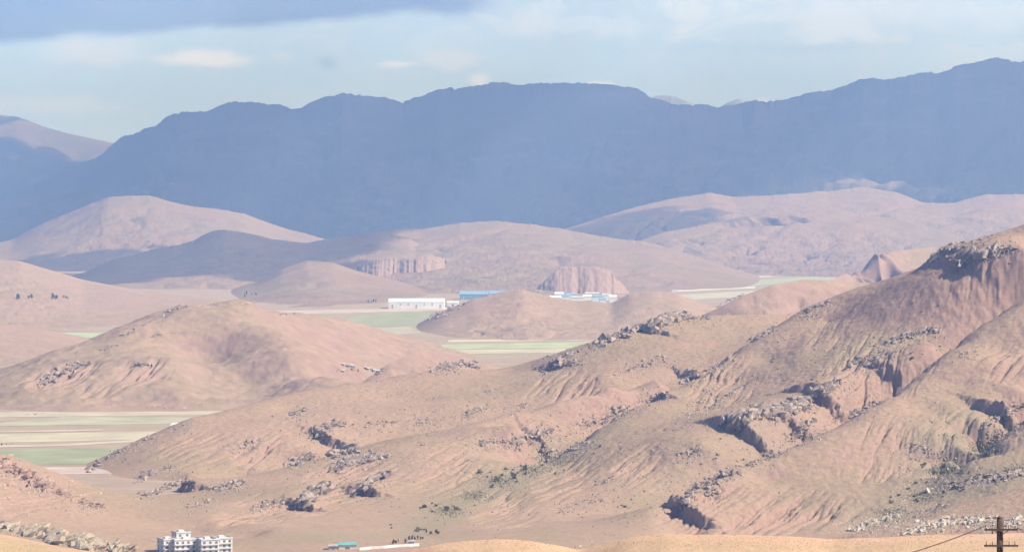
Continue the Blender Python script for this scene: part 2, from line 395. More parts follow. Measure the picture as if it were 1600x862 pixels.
    for ln, rad, a in (([(640,836),(700,800),(780,752),(830,732),(900,700)], 22, 0.9), ([(1400,800),(1450,760),(1500,720),(1540,680),(1480,690)], 26, 0.8),
                       ([(1600,745),(1500,765),(1440,780)], 20, 0.8), ([(500,835),(620,835)], 20, 0.7), ([(980,800),(1080,720),(1200,680)], 26, 0.45), ([(1200,560),(1300,560),(1400,540)], 20, 0.35)):
        for (ua, va), (ub, vb) in zip(ln[:-1], ln[1:]):
            for q in np.linspace(0, 1, 4):
                g = ground(ua + (ub - ua) * q, va + (vb - va) * q)
                veg = np.maximum(veg, a * np.exp(-((X - g[0]) ** 2 + ((DD - g[1]) / 1.8) ** 2) / (rad ** 2)))
    GRIDS[-1] = (U, np.broadcast_to(D, Z.shape).copy(), Z)
    grid_mesh('hillside', DD, X, Z, M_near, {'veg': veg})
build_hillside()

# ------------------------------------------------------------------ foreground slope
def build_foreground():
    U = np.concatenate([np.linspace(-900, -130, 60), np.linspace(-120, 1720, 900), np.linspace(1730, 2500, 60)])
    D = np.concatenate([np.geomspace(14, 200, 120), np.linspace(201, 420, 420), np.geomspace(422, 1450, 120)])
    UU, DD = np.meshgrid(U, D, indexing='ij'); X = (UU - 800) / F * DD
    cu = [-900, -120, 0, 60, 110, 160, 210, 260, 400, 560, 640, 680, 720, 780, 830, 870, 905, 940, 980, 1040, 1150, 1240, 1300, 1350, 1450, 1600, 1720, 2500]
    cv = [780, 812, 832, 842, 851, 860, 870, 880, 905, 885, 863, 852, 847, 845, 849, 857, 866, 855, 842, 832, 834, 839, 845, 843, 838, 834, 830, 815]
    v = np.interp(U, cu, cv); v = np.convolve(np.pad(v, 6, 'edge'), np.ones(13) / 13, 'valid')
    zc = Zp(v, 300)[:, None]                       # height along the brow at 300 m
    z0 = -3.0
    t = DD / 300
    front = z0 + (zc - z0) * np.minimum(t, 1) ** 0.8 - 8.5 * np.clip(1 - np.abs(t - 0.42) / 0.5, 0, 1) ** 1.2 * sstep(0.0, 0.25, t)
    over = np.clip(DD - 300, 0, None)
    back = zc - 0.10 * over - 0.00042 * over ** 2
    back = np.where(over > 350, zc - 0.10 * 350 - 0.00042 * 350 ** 2 - 0.40 * (over - 350), back)
    Z = np.where(DD < 300, front, back)
    Z = np.maximum(Z, -208)
    Z += 0.5 * fbm(X / 30, DD / 60, 91, 4) * sstep(20, 80, DD) + 0.05 * fbm(X / 2, DD / 2, 92, 3)
    # ledge of pale rock at the left edge
    veg = np.clip(1 - np.abs(UU - 60) / 170, 0, 1) * np.clip(1 - np.abs(DD - 285) / 60, 0, 1) * 0.9
    register(U, DD, Z)
    grid_mesh('foreground_slope', DD, X, Z, M_fore, {'veg': veg})
build_foreground()
def dist_over(u, v): return ground(u, v)

# ------------------------------------------------------------------ hills further out
def hill(name, crest, foot, mat, seed, lam=300, amp=0.30, back=0.9, cols=700, rows=170, jag=0.0, lip=1.25, hf=0.25, shear=0.35, cuts=()):
    """crest: (u, v, D) skyline; foot: (u, D) where its front meets the plain"""
    cu = [c[0] for c in crest]; U = np.linspace(cu[0], cu[-1], cols)
    v = np.interp(U, cu, [c[1] for c in crest]); Dc = np.interp(U, cu, [c[2] for c in crest])
    k = max(3, int(cols / (cu[-1] - cu[0]) * (6 if hf > 0.3 else 18))) | 1; ker = np.hanning(k + 2)[1:-1]; ker /= ker.sum()
    v = np.convolve(np.pad(v, k // 2, 'edge'), ker, 'valid'); Dc = np.convolve(np.pad(Dc, k // 2, 'edge'), ker, 'valid')
    jg = jag * (fbm(U / 70, U * 0 + seed, seed, 6, 0.62) + hf * fbm(U / 6, U * 0 + seed, seed + 9, 3))
    Db = np.interp(U, [f[0] for f in foot], [f[1] for f in foot])
    zc = Zp(v, Dc)
    kb = min(int(cols / (cu[-1] - cu[0]) * (130 if hf > 0.3 else 50)) | 1, (cols // 3) | 1); kr = np.hanning(kb + 2)[1:-1]; kr /= kr.sum()
    zb = np.convolve(np.pad(zc, kb // 2, 'edge'), kr, 'valid')          # broad form; the sharp skyline lives near the crest only
    wc = max(0.10, 0.22 if hf > 0.3 else 0.35)
    nb = int(rows * 0.35); s = np.concatenate([np.linspace(0, 1, rows - nb), 1 + np.linspace(0, back, nb + 1)[1:]])
    D = Db[:, None] + (Dc - Db)[:, None] * s[None, :]
    X = (U[:, None] - 800) / F * D
    zf = FLOOR - 6
    sh = np.where(s <= 1, 0.42 * s + 0.58 * (np.clip(s, 0, 1) ** 1.2 * (1 - (1 - np.clip(s, 0, 1)) ** 2) * lip / 1.25), 1 - sstep(1, 1 + back, s))
    sh = np.where(s <= 1, sh / (0.42 + 0.58 * lip / 1.25), sh)
    H = (zb - zf)[:, None]
    Z = zf + H * sh[None, :] + (zc - zb)[:, None] * np.exp(-((s - 1) / wc) ** 2)[None, :] - (jg * Dc / F)[:, None] * np.exp(-((s - 1) / 0.05) ** 2)[None, :]
    env = np.where(s <= 1, np.sin(np.pi * np.clip(s, 0, 1) ** 0.9) ** 0.8, 0.6 * np.sin(np.pi * np.clip((s - 1) / back, 0, 1)))[None, :]
    a = X + 0.25 * lam * fbm(X / lam, D / lam, seed + 1, 3); b = D + 0.25 * lam * fbm(X / lam, D / lam, seed + 2, 3)
    ss = a - shear * b
    r = ridged(ss / lam, b / (lam * 3.5), seed + 3, 4, 0.42)
    big = fbm(X / (lam * 2.6), D / (lam * 2.6), seed + 5, 2)
    Z = Z - amp * H * env * (0.45 * (1 - r) ** 1.2 + 0.7 * r ** 3) + 0.16 * H * env * big
    Z = Z + 0.035 * H * env * fbm(X / (lam * 0.28), D / (lam * 0.28), seed + 6, 5, 0.6)
    for (u, vv, ru, rv, dep, l2) in cuts:                                # eroded cliff bands on this hill
        j = int(np.clip(np.interp(u, U, np.arange(cols)), 0, cols - 1)); kk = (HOR - vv) / F
        hh = Z[j] - kk * D[j]; ix = np.nonzero(hh >= 0)[0]
        if not len(ix): continue
        d0 = D[j][ix[0]]; x0 = X[j][ix[0]]
        rd = max(rv * d0 / F * 5, 60)
        m = np.exp(-(((X - x0) / (ru * d0 / F)) ** 2 + ((D - d0) / rd) ** 2) ** 2)
        Z = Z - dep * m * (1 - ridged((X + 0.3 * D) / l2, D / (l2 * 5), seed + 30, 2, 0.4)) * 1.3
        Z = Z + dep * 0.8 * m * (sstep(-0.12, 0.12, (D - d0) / rd + 0.25 * fbm(X / l2 / 2, D / l2 / 2, seed + 8, 3)) - 0.5)
    Z[0, :] = np.minimum(Z[0, :], zf); Z[-1, :] = np.minimum(Z[-1, :], zf + 0 * Z[-1, :]) if zc[-1] < FLOOR + 3 else Z[-1, :]
    register(U, D, Z)
    return grid_mesh(name, D, X, Z, mat)

def build_castle_hill():
    U = np.linspace(-140, 820, 640); D = np.linspace(2950, 5200, 620)
    lines = [[(-140,690,3000),(5,642,3080),(60,602,3180),(130,560,3320),(200,515,3450),(260,488,3550),(285,477,3600),(330,476,3620),(392,474,3640)],
             [(392,474,3640),(425,515,3460),(460,556,3310),(500,586,3200),(548,610,3100)],
             [(392,476,3640),(412,487,3900),(450,489,4200),(500,496,4350),(560,510,4450),(620,527,4500),(690,548,4500),(740,556,4450)]]
    pts = [(200,640,3060),(100,643,3045),(300,643,3050),(400,638,3070),(250,560,3300),(290,615,3130),(180,590,3210),(450,612,3110),(120,610,3140),
           (480,545,3600),(450,520,3800),(520,545,3900),(580,560,4050),(520,572,3700),(640,560,4150)]
    z = [(430,3160,-188),(370,3280,-176),(405,3230,-182),(330,3400,-160),(-140,2950,-204),(100,2960,-203),(300,2960,-202),(500,2990,-203),(600,3050,-204),(0,3600,-205),(150,3900,-203),(250,4100,-203),(330,4400,-200),(400,5100,-205),(600,5100,-208),(750,5100,-210),
         (600,3600,-201),(650,3900,-202),(720,4100,-204),(820,4300,-210),(820,3200,-210),(-140,3800,-210),(560,3300,-202),(0,5200,-215),(200,5200,-210),(800,5200,-210)]
    Z = rbf_field(lines, pts, z, U, D, c=22.0, step=60, coarse=(240, 240))
    UU, DD = np.meshgrid(U, D, indexing='ij'); X = (UU - 800) / F * DD
    high = sstep(-203, -185, Z)
    a = X + 25 * fbm(X / 120, DD / 120, 51, 3)
    Z -= 1.6 * high * ridged((a - 0.25 * DD) / 85, DD / 420, 52, 3, 0.45) ** 2.6
    Z += 4.0 * fbm(X / 110, DD / 110, 53, 4) * high
    reg = [(222,582,34,20,9,15),(85,590,40,18,12,16),(120,575,30,14,8,14),(440,600,60,30,1.2,30),(160,605,50,22,2.5,22)]
    register(U, np.broadcast_to(D, Z.shape).copy(), Z)
    for k, (u, v, ru, rv, dep, lam) in enumerate(reg):
        g = ground(u, v, len(GRIDS) - 1); x0, d0 = g[0], g[1]
        m = np.exp(-(((X - x0) / (ru * d0 / F)) ** 2 + ((DD - d0) / (rv * d0 / F * 4)) ** 2) ** 1.6)
        Z -= dep * m * (0.3 + 1.2 * ridged((X - 0.2 * DD) / lam, DD / (lam * 8), 60 + k, 2, 0.4) ** 2.4)
    Z += 0.8 * fbm(X / 14, DD / 14, 55, 3) * high
    GRIDS[-1] = (U, np.broadcast_to(D, Z.shape).copy(), Z)
    grid_mesh('hill', DD, X, Z, M_mid)
build_castle_hill()
# low hill just beyond spur A
hill('hill', [(540,620,3200),(575,590,3230),(610,566,3260),(650,548,3300),(690,550,3330),(740,562,3350),(800,580,3350),(860,600,3300)], [(540,3080),(860,3050)], M_mid, 200, 70, 0.35, cols=300, rows=150, shear=0.6)
# hill behind ridge B
hill('hill', [(1080,500,3700),(1112,486,3700),(1160,462,3720),(1210,444,3750),(1260,436,3800),(1330,440,3850),(1400,446,3850),(1480,460,3800),(1600,500,3700)], [(1080,3350),(1600,3300)], M_mid, 210, 120, 0.25, cols=420, rows=150)
# hill in front of the factory
hill('hill', [(600,540,5500),(640,517,5550),(690,487,5600),(740,467,5650),(785,456,5700),(815,452,5700),(850,461,5700),(900,470,5700),(955,474,5700),(985,458,5750),(1020,455,5750),(1060,460,5750),(1100,475,5750),(1180,500,5700)], [(600,5000),(700,4750),(820,4650),(1000,4650),(1180,4800)], M_mid, 223, 190, 0.30, cols=560, rows=160, jag=1.2)
# low hills on the left
hill('hill', [(-200,490,4600),(0,510,4700),(70,520,4700),(130,538,4600),(190,556,4500),(260,600,4300)], [(-200,3500),(0,3500),(260,3650)], M_mid, 231, 180, 0.28, cols=380, rows=150)
hill('hill', [(-200,395,7800),(-40,402,7800),(30,408,7700),(85,425,7600),(130,440,7500),(180,450,7300),(230,462,7100),(290,472,6900),(380,480,6700),(470,492,6500)], [(-200,4500),(120,4600),(300,5000),(470,6200)], M_mid, 240, 320, 0.26, cols=420, rows=170)
# round hill with blue shaded flank right of the fields
hill('hill', [(1290,440,6000),(1320,428,6100),(1350,410,6200),(1382,396,6300),(1410,391,6400),(1460,385,6500),(1540,380,6500),(1700,385,6500)], [(1290,5900),(1380,5500),(1480,5000),(1700,4900)], M_mid, 250, 230, 0.30, cols=420, rows=170, shear=0.9, cuts=[(1362,414,42,24,38,70)])
# middle distance
hill('hill', [(240,488,8200),(300,468,8300),(350,460,8400),(400,442,8500),(440,420,8600),(480,407,8700),(520,410,8700),(560,424,8700),(620,440,8600),(690,460,8400),(760,480,8200)], [(240,6600),(500,6500),(760,7000)], M_far, 260, 330, 0.28, cols=460, rows=150)
hill('hill', [(450,395,11000),(540,372,11200),(600,362,11400),(622,357,11400),(660,358,11400),(720,348,11500),(780,345,11500),(830,350,11500),(900,362,11400),(960,372,11300),(1020,380,11200),(1080,398,11000),(1130,416,10700),(1200,440,10300),(1260,462,9600)],
     [(450,8000),(640,7500),(800,7200),(900,7100),(1000,7200),(1260,8000)], M_far, 270, 480, 0.30, cols=900, rows=240, jag=1.5,
     cuts=[(430,440,50,10,20,60)])
hill('hill', [(60,455,10300),(120,432,10500),(180,404,10700),(250,388,10800),(300,377,10800),(330,362,10900),(350,358,10900),(372,362,10900),(420,372,10900),(480,379,10900),(540,370,10900),(590,362,10800),(640,372,10700),(720,420,10400)], [(60,8300),(720,8600)], M_far, 280, 420, 0.28, cols=600, rows=180, jag=2)
hill('hill', [(-250,400,15500),(-40,386,15500),(20,374,15500),(60,352,15400),(110,332,15300),(165,309,15200),(200,306,15200),(235,305,15200),(262,314,15100),(300,322,15000),(340,326,15000),(380,334,15000),(430,352,15000),(500,371,15000),(560,388,15000),(620,410,15000)],
     [(-250,11800),(620,12200)], M_far, 290, 700, 0.26, cols=700, rows=200, jag=1.2)
hill('hill', [(840,372,14500),(900,352,14500),(960,333,14600),(1040,312,14800),(1110,301,15000),(1150,308,15000),(1220,304,15000),(1290,299,15200),(1350,292,15400),(1400,300,15200),(1440,316,14900),(1490,318,14800),(1540,304,15000),(1590,303,15000),(1700,315,15000),(1900,330,15000)],
     [(840,13700),(1000,12200),(1300,10800),(1500,10200),(1900,10200)], M_far, 300, 620, 0.26, cols=900, rows=240, jag=1.2)
hill('hill', [(960,392,12300),(1040,362,12500),(1130,345,12700),(1220,333,12800),(1310,328,12900),(1400,342,12800),(1480,362,12500),(1540,392,12000),(1600,420,11500)],
     [(960,11500),(1200,10600),(1600,9500)], M_far, 310, 420, 0.30, cols=700, rows=200, jag=1, cuts=[(1200,345,60,8,35,110)])
def bluff(label, us, top, base, flute, seed, lean=1.1, reach=260):
    """a fluted cliff standing out of a hillside: us (left, right), top and base rows at control columns"""
    n = 150; m = 16; U = np.linspace(us[0], us[1], n); q = (U - us[0]) / (us[1] - us[0])
    vt = np.interp(U, [t[0] for t in top], [t[1] for t in top]); vb = np.interp(U, [t[0] for t in base], [t[1] for t in base])
    D0 = ground((us[0] + us[1]) / 2, float(np.interp((us[0] + us[1]) / 2, [t[0] for t in base], [t[1] for t in base])))[1] - 25
    V = []; Fc = []
    x = (U - 800) / F * D0; round_ = 0.9 * reach * (np.abs(q - 0.45) * 1.9) ** 4 * 0.35
    fl = ridged(x / flute, x * 0 + seed, seed, 3, 0.5); fl = (1 - fl) * flute * 0.42
    fl = fl * np.clip(0.75 + 0.9 * fbm(x / (flute * 1.6), x * 0, seed + 12, 3), 0.15, 1.6) + 10 * fbm(x / (flute * 2.2), x * 0, seed + 13, 3)
    vt = vt + 3.0 * fbm(x / flute, x * 0, seed + 4, 4, 0.6)
    for j in range(m + 4):
        t = min(1.0, j / (m - 1.0)); back = max(0, j - m + 1) / 4 * reach
        z0 = Zp(vb, D0) - 14; z1 = Zp(vt, D0)
        z = z0 + (z1 - z0) * t - back * 0.10
        d = D0 + round_ + fl * (1 - 0.55 * t) + (z1 - z0) * t * lean + back
        d = d + 3 * fbm(x / 14, x * 0 + j * 0.5, seed + 6, 3)
        for i in range(n): V.append((x[i] - back * 0.0, d[i], z[i] + CAMZ))
    for j in range(m + 3):
        for i in range(n - 1): Fc.append((j * n + i, j * n + i + 1, (j + 1) * n + i + 1, (j + 1) * n + i))
    b = np.array(V).mean(0); o = link_mesh('cliff', (np.array(V) - b), Fc, M_bluff, loc=tuple(b), smooth=True); tag(o, label, 'cliff')
M_bluff = earth('bluff clay', (0.33, 0.245, 0.20), (0.29, 0.205, 0.168), (0.31, 0.235, 0.18), 0.6, 0.12, bump=1.5)
bluff('wide pale fluted clay cliff behind the far white and blue town', (838, 985), [(838, 452), (858, 432), (876, 419), (905, 417), (935, 418), (955, 424), (968, 438), (985, 456)], [(838, 457), (985, 459)], 42, 610)
bluff('long low band of fluted rock on the hill left above the white factory hall', (556, 694), [(556, 418), (575, 408), (600, 404), (625, 405), (650, 402), (670, 399), (694, 404)], [(556, 424), (620, 427), (694, 412)], 30, 620, 1.0, 200)
# mountain range
hill('mountain_range', [(-900,215,21500),(-500,190,21500),(-300,300,21500),(0,300,21000),(60,285,21000),(120,262,21000),(160,238,21000),(190,217,21000),(225,202,20800),(265,179,20700),(310,174,20600),(365,160,20500),(420,163,20500),(470,166,20500),(500,156,20500),(535,145,20400),(570,150,20400),(600,156,20400),(628,160,20400),(655,150,20400),(682,137,20300),(710,141,20300),(750,132,20200),(795,129,20200),(850,131,20200),(900,129,20200),(945,133,20200),(990,136,20200),(1020,148,20300),(1050,164,20400),(1100,165,20500),(1160,165,20600),(1180,158,20500),(1200,159,20500),(1250,149,20400),(1300,138,20300),(1350,124,20200),(1385,127,20200),(1420,116,20100),(1465,115,20100),(1490,102,20000),(1530,96,20000),(1555,89,20000),(1590,95,20000),(1650,110,20000),(1800,130,20000),(2400,160,20500)],
     [(-900,15500),(0,15800),(800,14800),(1300,15800),(1600,15500),(2400,15500)], M_mount, 320, 900, 0.34, cols=1500, rows=260, jag=4.6, hf=0.32)
hill('mountain_range', [(-900,150,25500),(-300,160,25500),(-60,178,25500),(0,180,25500),(25,182,25400),(60,195,25400),(110,210,25300),(160,220,25200),(230,235,25000),(330,270,24800),(420,300,24500)],
     [(-900,20500),(0,20500),(420,21500)], M_mount, 330, 1800, 0.24, cols=420, rows=160, jag=1)
hill('mountain_range', [(900,200,28000),(960,180,28000),(1000,152,28000),(1030,147,28000),(1060,153,28000),(1090,166,28000),(1120,170,28000),(1140,160,28000),(1152,156,28000),(1170,163,28000),(1230,175,28000),(1300,200,28000)],
     [(900,26500),(1300,26500)], M_snow, 340, 1500, 0.3, cols=300, rows=100, jag=3)

# ------------------------------------------------------------------ valley floor, fields, tracks
M_floor = earth('valley floor soil', (0.335, 0.250, 0.185), (0.32, 0.225, 0.175), (0.325, 0.265, 0.18), 0.35, 0.05)
def flat(name, quad, colour, lift, kind='structure', var=0.12, scale=0.02):
    m = plain(name + ' surface', colour, 0.95, var, scale)
    V = []
    for u, v in quad:
        d = (FLOOR + lift) / ((HOR - v) / F); V.append(((u - 800) / F * d, d, FLOOR + lift + CAMZ))
    c = np.array(V)
    n = len(V); lo = [(x, y, z - 0.28) for x, y, z in V]
    f = [tuple(range(n))] + [(i, i + n, (i + 1) % n + n, (i + 1) % n) for i in range(n)]
    o = link_mesh(name, V + lo, f, m); o['kind'] = kind; return o
S = 90000
o = link_mesh('valley_floor', [(-S, 900, FLOOR + CAMZ), (S, 900, FLOOR + CAMZ), (S, 36000, FLOOR + CAMZ), (-S, 36000, FLOOR + CAMZ)], [(0, 1, 2, 3)], M_floor); o['kind'] = 'structure'
green, olive_, straw, sand = (0.26, 0.27, 0.145), (0.35, 0.325, 0.21), (0.41, 0.35, 0.245), (0.43, 0.35, 0.27)
flat('field', [(-60,726),(250,724),(300,697),(60,700),(-60,706)], green, 0.30)
flat('field', [(-60,652),(420,646),(430,640),(-60,644)], straw, 0.30)
flat('field', [(-60,666),(360,660),(400,652),(100,651)], olive_, 0.32)
flat('field', [(-60,692),(330,684),(350,672),(-60,678)], (0.42,0.37,0.24), 0.30)
flat('field', [(-60,740),(170,740),(260,728),(-60,730)], (0.44,0.33,0.26), 0.30)
flat('dirt_track', [(-60,699),(100,696),(330,682),(330,680),(100,693),(-60,696)], sand, 0.45)
flat('dirt_track', [(-60,676),(160,672),(160,670),(-60,674)], sand, 0.46)
flat('field', [(265,664),(320,662),(330,658),(270,660)], (0.6,0.55,0.48), 0.44)
flat('field', [(505,512),(660,508),(700,486),(640,486),(560,492)], green, 0.35)
flat('field', [(400,492),(720,484),(720,480),(400,486)], sand, 0.40)
flat('field', [(560,525),(660,520),(640,510),(520,514)], olive_, 0.36)
flat('field', [(690,553),(1000,548),(1000,544),(690,546)], (0.42,0.38,0.25), 0.36)
flat('field', [(690,545),(1000,543),(1000,532),(690,538)], (0.34,0.37,0.20), 0.34)
flat('field', [(700,534),(930,531),(930,528),(700,531)], (0.46,0.42,0.28), 0.40)
flat('field', [(550,600),(640,600),(630,580),(540,584)], (0.22,0.28,0.14), 0.36)
flat('field', [(60,525),(200,530),(200,520),(60,519)], (0.34,0.38,0.22), 0.5)
flat('field', [(1040,470),(1320,455),(1340,445),(1050,461)], (0.40,0.38,0.26), 0.6)
flat('field', [(1050,456),(1180,450),(1180,447),(1050,451)], (0.5,0.48,0.40), 0.8)
flat('field', [(1130,450),(1400,430),(1400,424),(1140,440)], (0.30,0.34,0.19), 0.6)
flat('field', [(1150,436),(1400,420),(1400,415),(1160,428)], (0.45,0.42,0.31), 0.7)
flat('field', [(1130,419),(1420,408),(1420,401),(1130,411)], (0.20,0.29,0.15), 0.7)
flat('field', [(1100,424),(1320,420),(1320,416),(1100,420)], (0.5,0.46,0.37), 0.9)

# ------------------------------------------------------------------ air: haze box, and clouds whose shade lies on the mountains
def build_haze():
    x0, x1, y0, y1, z0, z1 = -40000, 40000, -3000, 29800, -45, 1490
    V = [(x0,y0,z0),(x1,y0,z0),(x1,y1,z0),(x0,y1,z0),(x0,y0,z1),(x1,y0,z1),(x1,y1,z1),(x0,y1,z1)]
    m = bpy.data.materials.new('haze air'); m.use_nodes = True; T = NT(m.node_tree); T.n.clear()
    out = T.new('ShaderNodeOutputMaterial'); pv = T.new('ShaderNodeVolumePrincipled')
    pv.inputs['Color'].default_value = (*HAZE_COLOR, 1); pv.inputs['Density'].default_value = HAZE_DENSITY
    pv.inputs['Absorption Color'].default_value = (1, 1, 1, 1)
    pv.inputs['Anisotropy'].default_value = 0.0
    T.l.new(pv.outputs[0], out.inputs['Volume'])
    o = link_mesh('haze', V, [(3,2,1,0),(4,5,6,7),(0,1,5,4),(1,2,6,5),(2,3,7,6),(3,0,4,7)], m); o['kind'] = 'stuff'
build_haze()
def thin_cloud(f):
    m = plain('thin cloud', (0.8, 0.8, 0.82), 1.0, 0.03, 0.001); T = NT(m.node_tree)
    out = [n for n in T.n if n.type == 'OUTPUT_MATERIAL'][0]; tr = T.new('ShaderNodeBsdfTransparent'); mx = T.new('ShaderNodeMixShader')
    mx.inputs[0].default_value = f; T.l.new(T.n['Principled BSDF'].outputs[0], mx.inputs[1]); T.l.new(tr.outputs[0], mx.inputs[2]); T.l.new(mx.outputs[0], out.inputs[0])
    return m
M_thin = thin_cloud(0.55)
M_cloud = thin_cloud(0.22)
def cloud(x0, x1, y0, y1, seed, n=120, H=3600, thick=420, wob=0.35, mask=None, zg=500, mat=None):
    """shades the ground rectangle x0..x1, y0..y1 at about eye height"""
    xs = np.linspace(x0, x1, n); ys = np.linspace(y0, y1, n); X, Y = np.meshgrid(xs, ys, indexing='ij')
    cx, cy, rx, ry = (x0 + x1) / 2, (y0 + y1) / 2, (x1 - x0) / 2, (y1 - y0) / 2
    e = 1 - np.maximum(np.abs(X - cx) / rx, np.abs(Y - cy) / ry) ** 2.0
    L = min(rx, ry)
    f = e + wob * fbm(X / L * 1.6, Y / L * 1.6, seed, 5) - wob * 0.55
    if mask: f = np.minimum(f, mask(X, Y))
    inside = f > 0; h = thick * np.sqrt(np.clip(f, 0, 1)) + thick * 0.25 * fbm(X / 900, Y / 900, seed + 3, 4) * (f > 0.05)
    off = (H - zg) / SUN[2] * SUN
    idx = -np.ones((n, n), int); V = []; Fc = []
    for i in range(n):
        for j in range(n):
            idx[i, j] = len(V) // 2
            V.append((X[i, j] + off[0], Y[i, j] + off[1], H + h[i, j])); V.append((X[i, j] + off[0], Y[i, j] + off[1], H - 0.25 * h[i, j]))
    q = inside[:-1, :-1] & inside[1:, :-1] & inside[:-1, 1:] & inside[1:, 1:]
    for i in range(n - 1):
        for j in range(n - 1):
            if q[i, j]:
                a, b, c_, d = 2 * idx[i, j], 2 * idx[i + 1, j], 2 * idx[i + 1, j + 1], 2 * idx[i, j + 1]
                Fc.append((a, b, c_, d)); Fc.append((d + 1, c_ + 1, b + 1, a + 1))
    o = link_mesh('cloud', V, Fc, mat or M_cloud, smooth=True); o['kind'] = 'structure'
def mrange_mask(X, Y):
    lo = 15300 + 500 * fbm(X / 2500, Y / 2500, 5, 3)
    f = (Y - lo) / 1500
    # gaps in the cloud: sunny top left and a sunny patch right of the middle
    for gx, gy, rx, ry in ((2300, 17800, 430, 520), (-3700, 25500, 1600, 1000), (-3500, 18600, 260, 500), (-3350,17000,300,300)):
        f = np.minimum(f, ((X - gx) / rx) ** 2 + ((Y - gy) / ry) ** 2 - 1 + 1.1 * fbm(X / 420, Y / 420, 77, 3))
    return f
cloud(-9000, 9000, 14500, 27500, 401, n=260, mask=mrange_mask, wob=0.2)
cloud(-1950, -250, 8900, 11700, 402, n=80, wob=0.3, thick=200, zg=200, mat=M_thin)
cloud(-3000, -1250, 11800, 13800, 403, n=60, wob=0.4, thick=200, zg=200, mat=M_thin)
cloud(50, 1050, 12500, 14600, 404, n=60, wob=0.4, thick=200, zg=200, mat=M_thin)

# ------------------------------------------------------------------ rocks
rnd = random.Random(7)
def hull(seed, n=13, flat_=0.75):
    r = random.Random(seed); bm = bmesh.new()
    for i in range(n):
        v = Vector((r.gauss(0, 1), r.gauss(0, 1), r.gauss(0, 1))).normalized() * r.uniform(0.75, 1.1)
        bm.verts.new((v.x, v.y * 0.85, v.z * flat_))
    g = bmesh.ops.convex_hull(bm, input=list(bm.verts))
    bmesh.ops.delete(bm, geom=[v for v in bm.verts if not v.link_faces], context='VERTS')
    bmesh.ops.triangulate(bm, faces=list(bm.faces)); bm.verts.index_update()
    V = np.array([v.co[:] for v in bm.verts]); Fs = [[v.index for v in f.verts] for f in bm.faces]; bm.free()
    return V, Fs
HULLS = [hull(i, 9 + i % 9, 0.6 + 0.06 * (i % 6)) for i in range(26)]
def rotz(a): c_, s_ = math.cos(a), math.sin(a); return np.array([[c_, -s_, 0], [s_, c_, 0], [0, 0, 1]])
def rotx(a): c_, s_ = math.cos(a), math.sin(a); return np.array([[1, 0, 0], [0, c_, -s_], [0, s_, c_]])
def roty(a): c_, s_ = math.cos(a), math.sin(a); return np.array([[c_, 0, s_], [0, 1, 0], [-s_, 0, c_]])
def outcrop(label, path, hpx, n, spread=4, mat=None, tall=1.0, tilt=-0.5, rnd_seed=None, sink=0.25):
    """a jagged mass of leaning blocks along a picture path on the ground; hpx: block height in picture px"""
    r = random.Random(rnd_seed if rnd_seed is not None else hash((path[0], n)) & 0xffff)
    P = [ground(u, v) for u, v in path]
    seg = [math.hypot(b[0] - a[0], b[1] - a[1]) for a, b in zip(path[:-1], path[1:])]; tot = sum(seg)
    V = []; Fc = []; base = ground(*path[len(path) // 2])
    # rock line direction on the ground, for the lean of the beds
    for i in range(int(n * 1.7)):
        q = r.random() * tot; k = 0
        while k < len(seg) - 1 and q > seg[k]: q -= seg[k]; k += 1
        t = min(1, q / seg[k]); u = path[k][0] * (1 - t) + path[k + 1][0] * t; v = path[k][1] * (1 - t) + path[k + 1][1] * t
        u += r.gauss(0, spread); v += r.gauss(0, spread * 0.45)
        g = ground(u, v)
        if abs(g[1] - base[1]) > base[1] * 0.25: continue
        size = hpx * g[1] / F * (0.18 + 0.82 * r.random() ** 2.4) * 0.46
        hv, hf = HULLS[r.randrange(len(HULLS))]
        sc_ = np.array([size * r.uniform(0.9, 1.9), size * r.uniform(0.8, 1.6), size * r.uniform(0.5, 1.1) * tall])
        M = rotz(r.gauss(0.5, 0.5)) @ roty(tilt + r.gauss(0, 0.22)) @ rotx(r.gauss(0, 0.2))
        p = (hv * sc_) @ M.T + g + np.array([0, 0, size * tall * (0.5 - sink)])
        V.append((p, hf))
    if not V: return
    # blocks that touch make one rock; an outcrop of several rocks carries them as its parts
    par = list(range(len(V)))
    def find(a):
        while par[a] != a: a = par[a]
        return a
    lo = [q[0].min(0) for q in V]; hi = [q[0].max(0) for q in V]
    for a in range(len(V)):
        for b in range(a):
            if np.all(lo[a] <= hi[b]) and np.all(lo[b] <= hi[a]): par[find(a)] = find(b)
    cl = {}
    for a in range(len(V)): cl.setdefault(find(a), []).append(a)
    cl = sorted(cl.values(), key=len, reverse=True)
    root = None
    if len(cl) > 1: root = thing('rock_outcrop', label, 'rock outcrop', tuple(base))
    for grp in cl[:100]:
        VV = []; FF = []
        for a in grp:
            m = len(VV); VV.extend((V[a][0] - base).tolist()); FF.extend([[x + m for x in f] for f in V[a][1]])
        if root: link_mesh('rock', VV, FF, mat or M_rock, root)
        else: tag(link_mesh('rock_outcrop', VV, FF, mat or M_rock, loc=tuple(base)), label, 'rock outcrop')
